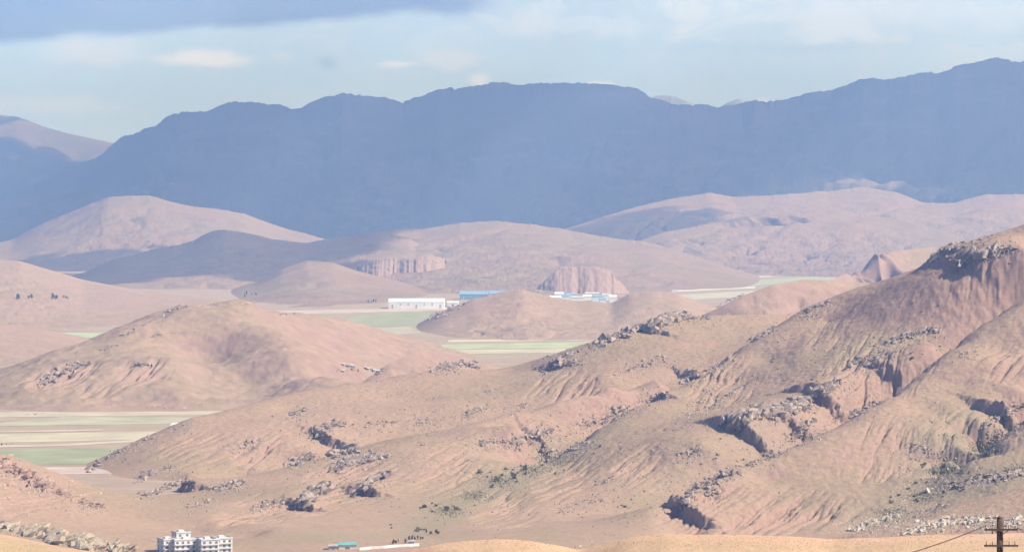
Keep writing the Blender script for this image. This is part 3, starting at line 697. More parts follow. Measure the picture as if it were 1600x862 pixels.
OUT = [
 ('jagged dark rock crest on the skyline of the right hillside, left of the big cliff', [(1452,412),(1475,394),(1495,382),(1505,380)], 14, 60, 5, M_rock, 1.2),
 ('thin row of rocks on the skyline above the highest cliff on the right', [(1508,384),(1545,372),(1590,362)], 7, 40, 4, M_rock, 0.9),
 ('highest big rock cliff on the right hillside, just under the skyline', [(1490,420),(1515,405),(1540,396),(1560,393)], 20, 80, 5, M_rock, 1.3),
 ('broken rocks trailing right of the highest cliff', [(1550,395),(1585,385)], 12, 40, 8, M_rock, 1.0),
 ('long jagged outcrop crowning the middle ridge, its largest rocks', [(1012,515),(1035,505),(1055,498),(1078,494)], 24, 120, 6, M_rock, 1.4),
 ('rock teeth on the middle ridge left of its crowning outcrop', [(925,545),(950,530),(975,522),(1000,512)], 17, 70, 5, M_rock, 1.3),
 ('low rocks where the middle ridge goes on right of its crowning outcrop', [(1080,494),(1110,496)], 9, 30, 5, M_rock, 0.9),
 ('slanting dark rock at the lower left end of the middle ridge', [(848,585),(862,572),(880,560),(902,548)], 15, 45, 4, M_rock, 1.2),
 ('small cluster of rocks below the left end of the middle ridge', [(888,570),(905,560)], 11, 22, 5, M_rock, 1.0),
 ('scattered rocks in the hollow below the middle ridge', [(978,580),(1000,572),(1025,562),(1040,556)], 10, 30, 5, M_rock, 1.0),
 ('dark wedge of rock at the top of a smooth rib left of the crest', [(1255,492),(1270,482),(1295,472)], 12, 30, 4, M_rock, 1.0),
 ('rocks at the rib above the smooth light saddle', [(1172,535),(1190,523),(1210,513)], 12, 36, 5, M_rock, 1.0),
 ('pointed dark rock on the long thin rib, the tallest on that rib', [(1065,600),(1078,590),(1088,580)], 17, 26, 3, M_rock, 1.5),
 ('line of rocks on the thin rib just above its pointed rock', [(1095,585),(1120,573),(1145,555)], 9, 36, 4, M_rock, 1.0),
 ('dark slanting rock on the thin rib below its pointed rock', [(1010,628),(1025,618),(1035,612)], 11, 22, 3, M_rock, 1.1),
 ('round boulder pile low on the thin rib', [(962,642),(975,636),(982,645)], 13, 30, 5, M_rock, 1.0),
 ('rocks just right of the bushy gully, under the round boulder pile', [(905,668),(940,655),(960,650)], 9, 40, 6, M_rock, 0.9),
 ('jagged purple rocks facing left above the bushy gully', [(800,692),(825,682),(850,678),(858,676)], 14, 60, 5, M_rock, 1.3),
 ('dark slanted rock standing over the bushy gully', [(838,715),(855,703),(862,700)], 12, 22, 4, M_rock, 1.1),
 ('string of dark rocks climbing along the upper bushy gully', [(850,722),(880,706),(905,698),(925,690)], 9, 40, 4, M_rock, 1.0),
 ('huge pale cliff block above the largest blue shadow on the hillside', [(1140,665),(1160,655),(1185,645),(1205,648)], 26, 110, 8, M_rock, 1.3),
 ('rock wall right of the huge pale cliff block', [(1205,652),(1225,640),(1250,632)], 22, 70, 7, M_rock, 1.3),
 ('upper rocks of the long dark wall, below the crag line', [(1250,640),(1270,620),(1290,606),(1315,598)], 20, 80, 6, M_rock, 1.3),
 ('lower dark wall of rock parallel to the long wall', [(1232,685),(1255,670),(1272,655)], 14, 36, 4, M_rock, 1.1),
 ('long broken line of dark crags high on the middle of the hillside', [(1380,540),(1410,530),(1440,518),(1468,514)], 13, 110, 5, M_rock, 1.0),
 ('large dark boulder at the lower end of the high crag line', [(1336,570),(1345,562),(1352,560)], 15, 16, 3, M_rock, 1.1),
 ('loose rocks between the large dark boulder and the crag line', [(1355,565),(1375,552),(1395,545)], 9, 50, 6, M_rock, 0.9),
 ('rocks along the foot of the grooved slope', [(1330,650),(1350,636),(1370,628)], 11, 40, 4, M_rock, 1.0),
 ('small rocks strung along the edge of the big smooth spur', [(1220,695),(1260,682),(1300,668)], 8, 40, 4, M_rock, 0.8),
 ('rocks left of the foot of the huge pale cliff block', [(1070,710),(1085,703),(1095,700)], 10, 26, 5, M_rock, 0.9),
 ('rock chain across the slope below the largest blue shadow', [(1165,728),(1195,716),(1230,705)], 10, 70, 5, M_rock, 0.9),
 ('pale rock chain above the steep grooved bank', [(1085,765),(1110,752),(1135,740),(1150,735)], 13, 70, 6, M_rock, 1.0),
 ('dark crag at the left end of the steep grooved bank', [(1062,792),(1070,780),(1080,775)], 19, 28, 4, M_rock, 1.5),
 ('dark cleft rocks at the top of the steep grooved bank', [(1105,775),(1125,765)], 15, 22, 4, M_rock, 1.4),
 ('overhanging dark edge at the far right of the hillside', [(1545,662),(1570,648),(1600,632)], 13, 50, 4, M_rock, 1.0),
 ('second dark edge just below the overhanging one at the far right', [(1552,684),(1575,672),(1600,660)], 9, 40, 3, M_rock, 0.9),
 ('single round boulder in the right valley', [(1450,768),(1454,766)], 15, 5, 1.5, M_rockpale, 1.1),
 ('dark rocks on the right side of the right valley', [(1490,762),(1520,752),(1560,745),(1600,738)], 14, 150, 8, M_rock, 0.8),
 ('pale rock line at the lower mouth of the right valley', [(1330,832),(1360,818),(1390,808),(1412,802)], 12, 90, 5, M_rockpale, 0.9),
 ('dark rocks further up the mouth of the right valley', [(1440,800),(1465,793),(1480,790)], 9, 30, 4, M_rock, 0.8),
 ('broad patch of pale boulders behind the wooden pole', [(1420,830),(1460,820),(1500,815),(1530,812)], 13, 170, 9, M_rockpale, 0.9),
 ('pale boulders at the right edge behind the pole wires', [(1550,818),(1600,812)], 11, 80, 8, M_rockpale, 0.8),
 ('dark pointed rocks at the lowest left end of the far spur', [(138,738),(155,722),(172,712),(180,706)], 13, 36, 3, M_rock, 1.2),
 ('thin row of rocks along the skyline of the far spur', [(185,705),(215,692),(240,682)], 7, 40, 3, M_rock, 0.9),
 ('small dark rocks further up the skyline of the far spur', [(270,675),(295,662)], 6, 20, 3, M_rock, 0.9),
 ('pale rocks in the fold at the foot of the far spur', [(215,752),(230,742),(240,738)], 13, 34, 5, M_rock, 1.1),
 ('pale rocks right of the fold at the foot of the far spur', [(258,732),(270,728)], 9, 16, 4, M_rock, 1.0),
 ('dark long outcrop at the foot of the smooth left spur', [(222,776),(250,768),(275,758),(296,750)], 13, 70, 5, M_rock, 1.2),
 ('dark grooved rocks in the middle of the far spur face', [(380,700),(392,692),(405,688)], 12, 18, 5, M_rock, 1.4),
 ('rocks beside the high groove on the far spur', [(455,650),(468,642),(475,638)], 12, 22, 4, M_rock, 1.2),
 ('pale and dark rock pile with a blue shadow on the left slopes', [(490,680),(510,668),(530,660)], 13, 70, 8, M_rock, 1.0),
 ('two small dark rocks right of the pile on the far spur', [(580,665),(610,660)], 9, 24, 6, M_rock, 0.9),
 ('small rocks on the crest of the smooth middle spur', [(655,660),(672,655)], 7, 16, 4, M_rock, 0.8),
 ('long rock pile on the smooth middle spur right of its orange brow', [(728,648),(745,640),(755,636)], 9, 30, 4, M_rock, 0.9),
 ('flat dark rock above the middle spur, near the valley haze', [(803,638),(822,634)], 8, 18, 4, M_rock, 0.8),
 ('rounded brown rock mound on top of the low green saddle', [(680,578),(700,572),(720,568),(742,572)], 12, 90, 6, M_rock, 0.9),
 ('upper dark crags on the left slopes, the highest of them', [(515,712),(545,702),(560,706)], 18, 80, 5, M_rock, 1.1),
 ('long pale capped crag with dark underside on the left slopes', [(520,735),(545,722),(575,716),(600,712)], 16, 144, 6, M_rock, 1.0),
 ('crag at the left of the highest dark crags', [(455,726),(470,718),(490,714)], 16, 41, 4, M_rock, 1.1),
 ('rocky wedge above a blue shadow low on the left slopes', [(465,792),(480,780),(495,770),(510,764)], 24, 96, 5, M_rock, 1.2),
 ('rock fin with a dark left side on the left slopes', [(552,775),(570,760),(585,750),(600,744)], 21, 73, 4, M_rock, 1.2),
 ('low pale outcrop in the middle of the left slopes', [(340,765),(360,758),(380,752)], 13, 80, 5, M_rock, 0.9),
 ('low pale outcrop nearest the white apartment blocks', [(298,792),(315,785),(328,780)], 9, 34, 5, M_rock, 0.9),
 ('rocks beside a dark groove above the apartment blocks', [(400,795),(430,785),(450,780)], 12, 64, 6, M_rock, 1.0),
 ('red slabs on the near left hill, the upper mass', [(0,722),(25,738),(50,752),(75,762)], 20, 110, 7, M_rockred, 1.1),
 ('red slabs on the near left hill, running down to the right', [(75,762),(105,775),(140,788),(155,793)], 13, 70, 6, M_rockred, 0.9),
 ('dark crags on the left shoulder of the round valley hill', [(62,602),(85,588),(105,578),(130,570)], 13, 80, 6, M_rock, 1.3),
 ('thin dark rocks midway up the left edge of the valley hill', [(160,548),(180,538)], 6, 20, 3, M_rock, 1.0),
 ('dark rocks higher on the left edge of the valley hill', [(192,526),(210,515),(225,508)], 7, 26, 3, M_rock, 1.0),
 ('dark cap rock at the top left of the valley hill', [(253,494),(268,485),(280,479),(295,479)], 9, 30, 4, M_rock, 1.2),
 ('ruined looking pale rocks on the summit of the valley hill', [(310,478),(330,476),(350,475)], 5, 22, 3, M_rockpale, 1.0),
 ('short row of pale rocks right on the summit of the valley hill', [(370,474),(395,474)], 6, 16, 3, M_rockpale, 1.0),
 ('short dark rock band below the summit of the valley hill', [(234,527),(255,523)], 6, 18, 2, M_rock, 1.0),
 ('low rock band right of the short dark one on the valley hill', [(268,521),(305,519)], 4, 24, 2, M_rock, 0.8),
 ('blue grey crag in the face of the valley hill', [(212,572),(225,568),(238,570)], 11, 24, 4, M_rock, 1.3),
 ('small brown knob on the right shoulder of the valley hill', [(440,490),(458,490)], 6, 20, 4, M_rock, 0.9),
 ('dark crag at the left foot of the low hill beyond the saddle', [(588,585),(600,575)], 8, 20, 3, M_rock, 1.1),
 ('dark rocks on the left shoulder of the hill before the factory', [(672,498),(690,490),(715,482),(728,476)], 9, 40, 4, M_rock, 1.2),
 ('dark rocks on the summit of the hill before the factory', [(808,453),(825,454),(842,458)], 5, 26, 3, M_rock, 1.0),
 ('dark slanted rocks on the hill behind the middle ridge', [(1113,484),(1130,474),(1150,464),(1165,460)], 8, 36, 3, M_rock, 1.0),
 ('pale boulders of the nearest rocky ledge, its upper left end', [(0,822),(30,828),(60,836),(85,832)], 22, 130, 6, M_ledge, 0.9),
 ('big split pale rocks in the middle of the nearest rocky ledge', [(70,838),(95,842),(120,850),(140,856)], 32, 110, 8, M_ledge, 1.1),
 ('pale rocks at the right end of the nearest rocky ledge', [(135,850),(165,856),(200,860)], 26, 90, 7, M_ledge, 0.9),
 ('thin broken rib of rocks in the middle of the slope above the huge cliff block', [(1105,640),(1130,622),(1165,598)], 8, 40, 4, M_rock, 0.9),
 ('thin dark rib of rocks running up from the pointed rock towards the crest', [(1065,668),(1095,630),(1120,600)], 6, 30, 3, M_rock, 1.0),
 ('row of small rocks low on the slope above the first orange brow', [(870,802),(905,788),(945,778)], 8, 40, 5, M_rock, 0.9),
 ('small rocks on the slope below the streaked bank in the middle', [(930,760),(960,745)], 7, 24, 4, M_rock, 0.9),
 ('rocks at the top of the streaked hollow above the bushy gully', [(745,694),(770,690),(790,692)], 9, 34, 4, M_rock, 1.1),
 ('low rock rib on the smooth slope right of the crag line', [(1500,555),(1530,540)], 6, 20, 4, M_rock, 0.8),
 ('rock line in the fold between the big smooth spur and the right valley', [(1420,690),(1450,700),(1470,712)], 8, 44, 7, M_rock, 0.9),
 ('rocks on the slope right of the mound on the green saddle', [(760,610),(790,604)], 6, 20, 4, M_rock, 0.9),
 ('small white stones on the orange brow', [(1064,852),(1076,849),(1082,851)], 8, 10, 2, M_rockpale, 0.8),
 ('pale stones where the two orange brows meet', [(880,860),(915,852),(935,845)], 7, 26, 3, M_rockpale, 0.8),
]
for i, (lab, path, hp, n, sp, m, tall) in enumerate(OUT):
    outcrop(lab, path, hp, n, sp, m, tall, rnd_seed=500 + i)

# rubble and low scrub: far too many to count
def litter(name, n, seed, zones, smin, smax, mats, gi=0, vmax=845, dmax=3000):
    r = random.Random(seed); V = []; Fc = []
    tet = [(0, 1, 2), (0, 2, 3), (0, 3, 4), (0, 4, 1), (1, 4, 3), (1, 3, 2)]
    while len(V) < n * 5:
        u0, v0, su, sv = zones[r.randrange(len(zones))]
        u = r.gauss(u0, su); v = r.gauss(v0, sv)
        if not (-10 < u < 1610 and 360 < v < vmax): continue
        g = ground(u, v, gi)
        if g[1] > dmax or g[2] < CAMZ - 196: continue
        s_ = (smin + (smax - smin) * r.random() ** 3.0) * g[1] / F * 0.5; a = r.random() * 6.28; m = len(V)
        V.append((g[0] + r.gauss(0, .3) * s_, g[1] + r.gauss(0, .3) * s_, g[2] + s_ * r.uniform(0.5, 1.0)))
        for k in range(4):
            b = a + k * 1.57 + r.gauss(0, .25); q = s_ * r.uniform(0.7, 1.3)
            V.append((g[0] + math.cos(b) * q, g[1] + math.sin(b) * q, g[2] - 0.35 * s_))
        Fc += [tuple(x + m for x in f) for f in tet]
    o = link_mesh(name, V, Fc, mats); o['kind'] = 'stuff'
ZO = []
for lab, path, hp, n, sp, m, tall in OUT:
    for (a, b), (c_, d) in zip(path[:-1], path[1:]):
        for q in (0.2, 0.5, 0.8):
            u_, v_ = a + (c_ - a) * q, b + (d - b) * q
            if v_ > 360: ZO.append((u_ - 4, v_ + 5, 11 + sp, 6))
litter('rubble', 13000, 71, ZO, 1.4, 7.0, M_rock)
litter('rubble', 2500, 72, [(1480, 820, 80, 9), (1370, 815, 35, 9), (1560, 815, 40, 8), (1450, 760, 30, 18), (80, 760, 70, 18)], 1.2, 6.0, M_rockpale)
litter('dry_scrub', 9000, 73, [(u, v, 60, 28) for u, v in ((1430, 770), (1500, 740), (1560, 740), (1400, 530), (1300, 560), (1200, 600), (1150, 700), (1050, 760), (980, 800), (880, 690), (780, 755), (700, 790), (520, 720), (560, 760), (450, 760), (1250, 500), (1000, 700), (1500, 650), (640, 660), (300, 720))] +
       [(u, v, 14, 5) for u, v in ((700, 798), (740, 775), (780, 752), (830, 735), (870, 718), (1400, 800), (1440, 775), (1480, 735), (1540, 700), (1590, 735), (1550, 745))] * 4, 1.4, 5.0, M_bush)

litter('dry_grass', 6000, 74, [(u, 850, 60, 9) for u in range(660, 1601, 60)] + [(30, 858, 30, 5)], 1.0, 3.4, plain('dry straw', (0.40, 0.29, 0.155), 0.95, 0.3, 4), 1, 868, 420)
litter('gravel', 1200, 75, [(u, 850, 80, 9) for u in range(660, 1601, 80)], 1.0, 3.5, M_ledge, 1, 868, 420)

# loose boulders and shrubs: real copies of a few shapes
def make_boulder(k, mat):
    V = []; Fc = []
    for q in range(2 + k % 3):
        hv, hf = HULLS[(k * 5 + q) % 26]; s_ = 1.0 / (1 + 0.7 * q)
        p = (hv * s_) @ rotz(q + k).T + np.array([q * 0.55, -q * 0.3, 0.15]); m = len(V)
        V.extend(p.tolist()); Fc.extend([[a + m for a in f] for f in hf])
    return link_mesh('boulder', V, Fc, mat)
def leafy(name, seed, n, rx, rz, leaf, mat, zc=0.55):
    r = random.Random(seed); V = []; Fc = []
    cl = [(r.gauss(0, 0.42) * rx, r.gauss(0, 0.42) * rx, (zc + r.gauss(0, 0.25)) * rz, r.uniform(0.28, 0.5)) for _ in range(9)]
    for i in range(n):
        cx, cy, cz, cr = cl[r.randrange(9)]
        d = Vector((r.gauss(0, 1), r.gauss(0, 1), r.gauss(0, 1))).normalized() * (r.random() ** 0.4) * cr
        p = Vector((cx + d.x * rx, cy + d.y * rx, max(0.02, cz + d.z * rz)))
        a = Vector((r.gauss(0, 1), r.gauss(0, 1), r.gauss(0, 1))).normalized() * leaf; b = a.orthogonal().normalized() * leaf * 0.7
        m = len(V); V += [p - a, p + b, p + a, p - b]; Fc.append((m, m + 1, m + 2, m + 3))
    return V, Fc
def make_shrub(seed):
    root = bpy.data.objects.new('shrub', None); col.objects.link(root)
    V, Fc = leafy('foliage', seed, 420, 1.0, 1.1, 0.13, M_bush); link_mesh('foliage', V, Fc, M_bush, root)
    V = []; Fc = []
    for k in range(5):
        a = k * 1.26; m = len(V); x, y = math.cos(a) * 0.45, math.sin(a) * 0.45
        V += [(0.05, 0, -0.2), (-0.05, 0.04, -0.2), (-0.02, -0.05, -0.2), (x, y, 0.7)]; Fc += [(m, m + 1, m + 3), (m + 1, m + 2, m + 3), (m + 2, m, m + 3)]
    link_mesh('stem', V, Fc, M_bark, root); return root
def make_tree(seed, slim=1.0):
    root = bpy.data.objects.new('tree', None); col.objects.link(root)
    V, Fc = leafy('crown', seed, 700, 0.34 / slim, 0.62 * 1.25, 0.05, M_tree, 0.75); link_mesh('crown', V, Fc, M_tree, root)
    V = []; Fc = []; rings = [(0, 0.035), (0.3, 0.028), (0.75, 0.012)]
    for z, rr in rings:
        for k in range(6): V.append((math.cos(k * 1.047) * rr, math.sin(k * 1.047) * rr, z - 0.05 * (z == 0)))
    for j in range(2):
        for k in range(6): Fc.append((j * 6 + k, j * 6 + (k + 1) % 6, j * 6 + 6 + (k + 1) % 6, j * 6 + 6 + k))
    for k in range(4):
        a = k * 1.6; m = len(V); z = 0.3 + 0.09 * k
        V += [(0.01, 0.01, z), (-0.012, 0, z), (0, -0.012, z + .015), (math.cos(a) * 0.2, math.sin(a) * 0.2, z + 0.2)]
        Fc += [(m, m + 1, m + 3), (m + 1, m + 2, m + 3), (m + 2, m, m + 3)]
    link_mesh('trunk', V, Fc, M_bark, root); return root
def copy_tree(o, parent=None):
    c_ = o.copy(); col.objects.link(c_); c_.parent = parent
    for ch in list(o.children): copy_tree(ch, c_)
    return c_
used = {}
def place(proto, g, s_, rz, label, cat, group, sink=0.0, sz=1.0):
    if proto.name in used: o = copy_tree(proto)
    else: o = proto; used[proto.name] = 1
    o.location = (g[0], g[1], g[2] - sink * s_); o.rotation_euler = (0, 0, rz); o.scale = (s_, s_, s_ * sz)
    tag(o, label, cat, group); return o
B_tan = [make_boulder(k, M_rock) for k in range(6)]
B_pale = [make_boulder(k + 6, M_rockpale) for k in range(4)]
S_all = [make_shrub(40 + k) for k in range(5)]
T_all = [make_tree(60 + k, 1 + 0.5 * (k % 2)) for k in range(4)]
def scatter(protos, zones, label, cat, group, smin, smax, seed, sink=0.25, sz=1.0):
    r = random.Random(seed)
    for (u, v, ru, rv, n) in zones:
        for _ in range(n):
            uu = u + r.uniform(-1, 1) * ru; vv = v + r.uniform(-1, 1) * rv
            if not (2 < uu < 1598): continue
            g = ground(uu, vv); px = smin + (smax - smin) * r.random() ** 2.2
            place(protos[r.randrange(len(protos))], g, px * 0.5 * g[1] / F, r.uniform(0, 6.28), label, cat, group, sink, sz)
scatter(B_tan, [(1150,600,90,40,14),(1250,560,60,30,6),(1050,690,60,30,12),(1000,770,60,30,16)], 'tan boulder lying loose on the slope between the thin rib and the huge cliff block', 'boulder', 'loose boulders below the thin rib', 2.5, 8, 1)
scatter(B_tan, [(1480,600,90,60,14),(1350,700,80,40,8),(1500,500,60,30,6)], 'tan boulder lying loose on the big smooth spur at the right', 'boulder', 'loose boulders on the big smooth spur', 2.5, 7, 2)
scatter(B_tan, [(500,750,110,40,26),(620,700,60,20,8),(700,715,60,20,6)], 'tan boulder lying loose on the crag-strewn left slopes', 'boulder', 'loose boulders on the left slopes', 2.5, 7, 3)
scatter(B_tan, [(620,625,90,20,10),(760,620,60,25,8),(450,655,80,20,7),(980,590,90,30,10)], 'tan boulder lying loose on the pale slopes in front of the middle ridge', 'boulder', 'loose boulders in front of the middle ridge', 2.5, 7, 4)
scatter(B_pale, [(1500,822,95,9,22),(1400,815,60,12,12)], 'pale boulder lying beside the boulder patch behind the wooden pole', 'boulder', 'loose pale boulders behind the pole', 3, 7, 5)
scatter(B_pale, [(150,800,150,25,12),(300,830,60,15,4),(100,775,90,12,5)], 'pale boulder lying loose on the near left hill', 'boulder', 'loose boulders on the near left hill', 2.5, 6, 6)
scatter(B_tan, [(900,800,90,25,16),(1300,800,70,22,8)], 'tan boulder lying low on the slope just above the orange brows', 'boulder', 'loose boulders above the orange brows', 2.5, 6, 7)
scatter(S_all, [(780,750,34,12,14),(830,735,40,8,8),(700,795,50,9,14),(640,825,30,6,5)], 'dark green shrub growing in the bushy gully in the middle', 'shrub', 'shrubs in the middle gully', 4, 12, 11, 0.1)
scatter(S_all, [(1430,770,45,18,16),(1500,745,40,14,10),(1570,745,35,10,10),(1470,730,30,12,6)], 'dark green shrub growing in the right valley', 'shrub', 'shrubs in the right valley', 4, 10, 12, 0.1)
scatter(S_all, [(1400,530,70,30,12),(1250,570,60,30,8),(1150,700,60,30,10),(1020,790,60,25,12),(920,690,50,20,8)], 'olive shrub growing alone among the rocks of the big right slope', 'shrub', 'scattered shrubs on the right slope', 2.5, 7, 13, 0.1)
scatter(T_all, [(628,848,18,2,12),(650,843,14,2,10),(675,834,12,2,6)], 'grey green tree in the row beside the white road wall', 'tree', 'trees in the row by the road wall', 9, 14, 14, 0.02)
scatter(T_all, [(35,467,15,1.5,7)], 'blue grey tree in the left clump on the far left hill', 'tree', 'trees of the left clump on the far left hill', 10, 17, 15, 0.02)
scatter(T_all, [(92,467,20,1.5,9)], 'blue grey tree in the right clump on the far left hill', 'tree', 'trees of the right clump on the far left hill', 8, 15, 16, 0.02)
scatter(T_all, [(575,472,14,1.5,8)], 'tree standing left of the long white factory hall', 'tree', 'trees left of the white factory hall', 5, 10, 17, 0.02)
scatter(T_all, [(390,463,12,3,6)], 'tree on the slope behind the summit of the valley hill', 'tree', 'trees behind the valley hill', 6, 12, 18, 0.02)
scatter(T_all, [(5,694,14,2,5)], 'dark tree at the left edge of the valley fields', 'tree', 'trees at the left edge of the fields', 5, 10, 19, 0.02)
scatter(T_all, [(250,637,25,2,10),(60,647,40,1.5,6)], 'dark tree standing at the foot of the round valley hill', 'tree', 'trees at the foot of the valley hill', 3, 6, 20, 0.02)
scatter(T_all, [(540,580,20,2,9)], 'tree standing among the far village houses', 'tree', 'trees of the far village', 4, 8, 21, 0.02)

# ------------------------------------------------------------------ buildings
M_white = plain('white render', (0.62, 0.60, 0.57), 0.85, 0.06, 0.4)
M_grey = plain('grey render', (0.42, 0.41, 0.40), 0.9, 0.1, 0.4)
M_conc = plain('concrete', (0.45, 0.43, 0.40), 0.9, 0.15, 0.5)
M_glass = plain('window glass', (0.16, 0.17, 0.19), 0.15, 0.1, 1)
M_bluemetal = plain('blue sheet metal', (0.20, 0.34, 0.46), 0.6, 0.08, 0.05)
M_whitemetal = plain('white sheet metal', (0.80, 0.81, 0.82), 0.6, 0.05, 0.05)
M_teal = plain('teal roof metal', (0.13, 0.34, 0.31), 0.6, 0.1, 0.3)
M_red = plain('dull roof sheet', (0.38, 0.30, 0.27), 0.8, 0.15, 0.3)
def box(x0, x1, y0, y1, z0, z1):
    V = [(x0,y0,z0),(x1,y0,z0),(x1,y1,z0),(x0,y1,z0),(x0,y0,z1),(x1,y0,z1),(x1,y1,z1),(x0,y1,z1)]
    return V, [(3,2,1,0),(4,5,6,7),(0,1,5,4),(1,2,6,5),(2,3,7,6),(3,0,4,7)]
def boxes(name, lst, mat, parent=None):
    V = []; Fc = []
    for b in lst:
        v, f = box(*b); m = len(V); V += v; Fc += [tuple(a + m for a in q) for q in f]
    return link_mesh(name, V, Fc, mat, parent)
def block(label, u, v, w, dep, floors, rz, group, tower=False):
    g = ground(u, v); H = floors * 2.75
    t = thing('apartment_block', label, 'apartment block', (g[0], g[1], g[2] - 0.6), rz, group)
    boxes('wall', [(-w/2, w/2, -dep/2, dep/2, -3, H)], M_white, t)
    boxes('roof', [(-w/2 - .25, w/2 + .25, -dep/2 - .25, dep/2 + .25, H, H + .3)], M_grey, t)
    boxes('parapet', [(-w/2 - .2, w/2 + .2, -dep/2 - .2, -dep/2, H + .3, H + .9), (-w/2 - .2, -w/2, -dep/2, dep/2, H + .3, H + .9), (w/2, w/2 + .2, -dep/2, dep/2, H + .3, H + .9)], M_white, t)
    boxes('stair_head', [(-1.6, 1.6, -0.5, 3, H + .3, H + 1.4)], M_white, t)
    nb = max(2, int(w / 3.2))
    for f in range(floors):
        z = 0.75 + f * 2.75
        for k in range(nb):
            x = -w / 2 + (k + 0.5) * w / nb
            wd = boxes('window', [(x - .75, x + .75, -dep/2 - .04, -dep/2 + .1, z, z + 1.4)], M_glass, t)
            boxes('sill', [(x - .9, x + .9, -dep/2 - .22, -dep/2 - .045, z - .16, z - .02)], M_conc, wd)
        if f:
            boxes('balcony', [(-w/2 + .3, w/2 - .3, -dep/2 - 1.0, -dep/2 - .03, z - .75, z - .55), (-w/2 + .3, w/2 - .3, -dep/2 - 1.0, -dep/2 - .9, z - .55, z - .1)], M_white, t)
        for k in range(2):
            y = -dep / 2 + (k + 0.5) * dep / 2
            boxes('window', [(-w/2 - .04, -w/2 + .1, y - .7, y + .7, z, z + 1.4)], M_glass, t)
    return t
G1 = 'white apartment blocks on the left'
block('short white apartment block at the back left with a grey flank', 262, 862, 9, 12, 3, 0.45, G1)
block('wide white apartment block in the middle of the group, left of the gap', 290, 862, 17, 10, 3, 0.45, G1)
block('narrow white apartment block right of the dark gap', 324, 862, 11, 13, 3, 0.38, G1)
block('white apartment block at the right end of the group', 346, 860, 10, 12, 3, 0.38, G1)
block('tall white apartment block rising behind the others', 283, 851, 9, 9, 3, 0.45, G1)
def hall(name, label, cat, u0, u1, v, h, depth, wallm, roofm, rz=0, ridge=2.5, group=None, doors=True, only=-1):
    a = ground(u0, v, only); b = ground(u1, v, only); c_ = (a + b) / 2; w = (b - a)[0]
    t = thing(name, label, cat, (c_[0], c_[1] + depth / 2, min(a[2], b[2]) - 0.3), rz, group)
    boxes('wall', [(-w/2, w/2, -depth/2, depth/2, 0, h)], wallm, t)
    V = []; e = 0.5
    for x in (-w/2 - e, w/2 + e): V += [(x, -depth/2 - e, h - .05), (x, 0, h + ridge), (x, depth/2 + e, h - .05), (x, -depth/2 - e, h + .25), (x, 0, h + ridge + .3), (x, depth/2 + e, h + .25)]
    V = [(x, y, z + 0.06) for x, y, z in V]
    link_mesh('roof', V, [(3,4,10,9),(4,5,11,10),(0,6,7,1),(1,7,8,2),(0,3,9,6),(2,8,11,5),(0,1,4,3),(1,2,5,4),(6,9,10,7),(7,10,11,8)], roofm, t)
    if doors:
        n = max(1, int(w / 18))
        for k in range(min(n, 12)):
            x = -w/2 + (k + .5) * w / n; dw = min(2.2, w * 0.12)
            0 or boxes('door' if k % 3 == 0 else 'window', [(x - dw, x + dw, -depth/2 - .08, -depth/2 + .2, 0.0 if k % 3 == 0 else h * .5, h * .62 if k % 3 == 0 else h * .75)], M_conc if h > 10 else M_glass, t)
    return t
hall('factory_hall', 'long white factory hall at the edge of the green field', 'factory hall', 607, 694, 482, 16, 60, M_whitemetal, M_whitemetal, 0.0, 7)
hall('factory_hall', 'dark blue factory hall on the plain, left of the hill summit', 'factory hall', 718, 763, 468, 14, 60, M_bluemetal, M_bluemetal, 0, 8)
hall('factory_hall', 'pale blue hall joined to the right of the dark blue one', 'factory hall', 765, 798, 466, 13, 60, M_whitemetal, M_bluemetal, 0, 7)
hall('factory_hall', 'small low white hall between the long white and the blue hall', 'factory hall', 699, 716, 478, 8, 40, M_whitemetal, M_whitemetal, 0, 3)
rr = random.Random(33)
for k, (u, v, w) in enumerate([(868,472,18),(884,470,16),(902,473,20),(918,469,14),(934,471,18),(948,469,14),(958,472,12),(893,466,18),(925,466,22),(874,466,14),(942,475,10)]):
    hall('town_hall_building', ['white', 'pale blue', 'cream'][k % 3] + ' roofed building in the far white and blue town under the cliff', 'building', u - w / 2, u + w / 2, v, 9 + 5 * rr.random(), 35, M_whitemetal, [M_whitemetal, M_bluemetal, M_conc][k % 3], 0, 4, 'buildings of the far town under the cliff', doors=False).name = 'town_building'
for k in range(12):
    u = 530 + (k * 37 % 70) + rr.random() * 4; v = 583 - (k * 5 % 11) + rr.random() * 2; w = 3 + rr.random() * 4
    v -= 2
    hall('village_house', ['white village house', 'cream village house', 'grey village house'][k % 3] + ' in the far village behind the valley hill', 'house', u, u + w, v, 2.8, 8, [M_white, M_conc, M_grey][k % 3], [M_conc, M_red, M_conc][k % 3], 0, 1.0, 'houses of the far village', doors=False, only=None)
for k in range(5):
    u = 215 + k * 17 + rr.random() * 8; w = 3 + rr.random() * 3
    hall('farm_house', 'small pale farm house at the foot of the valley hill', 'house', u, u + w, 640 + rr.random() * 2, 2.6, 7, M_conc, M_red, 0, 1, 'farm houses at the foot of the valley hill', doors=False)
hall('shed', 'white walled shed with a teal roof beside the road wall', 'shed', 528, 556, 857, 2.6, 9, M_white, M_teal, 0.1, 1.1, only=None)
hall('shed', 'small grey shed left of the teal roofed one', 'shed', 513, 526, 858, 2.2, 6, M_grey, M_red, 0.1, 0.8, only=None)
hall('hut', 'small white hut at the right end of the road wall', 'hut', 638, 648, 851, 2.2, 5, M_white, M_red, 0, 0.8, only=None)
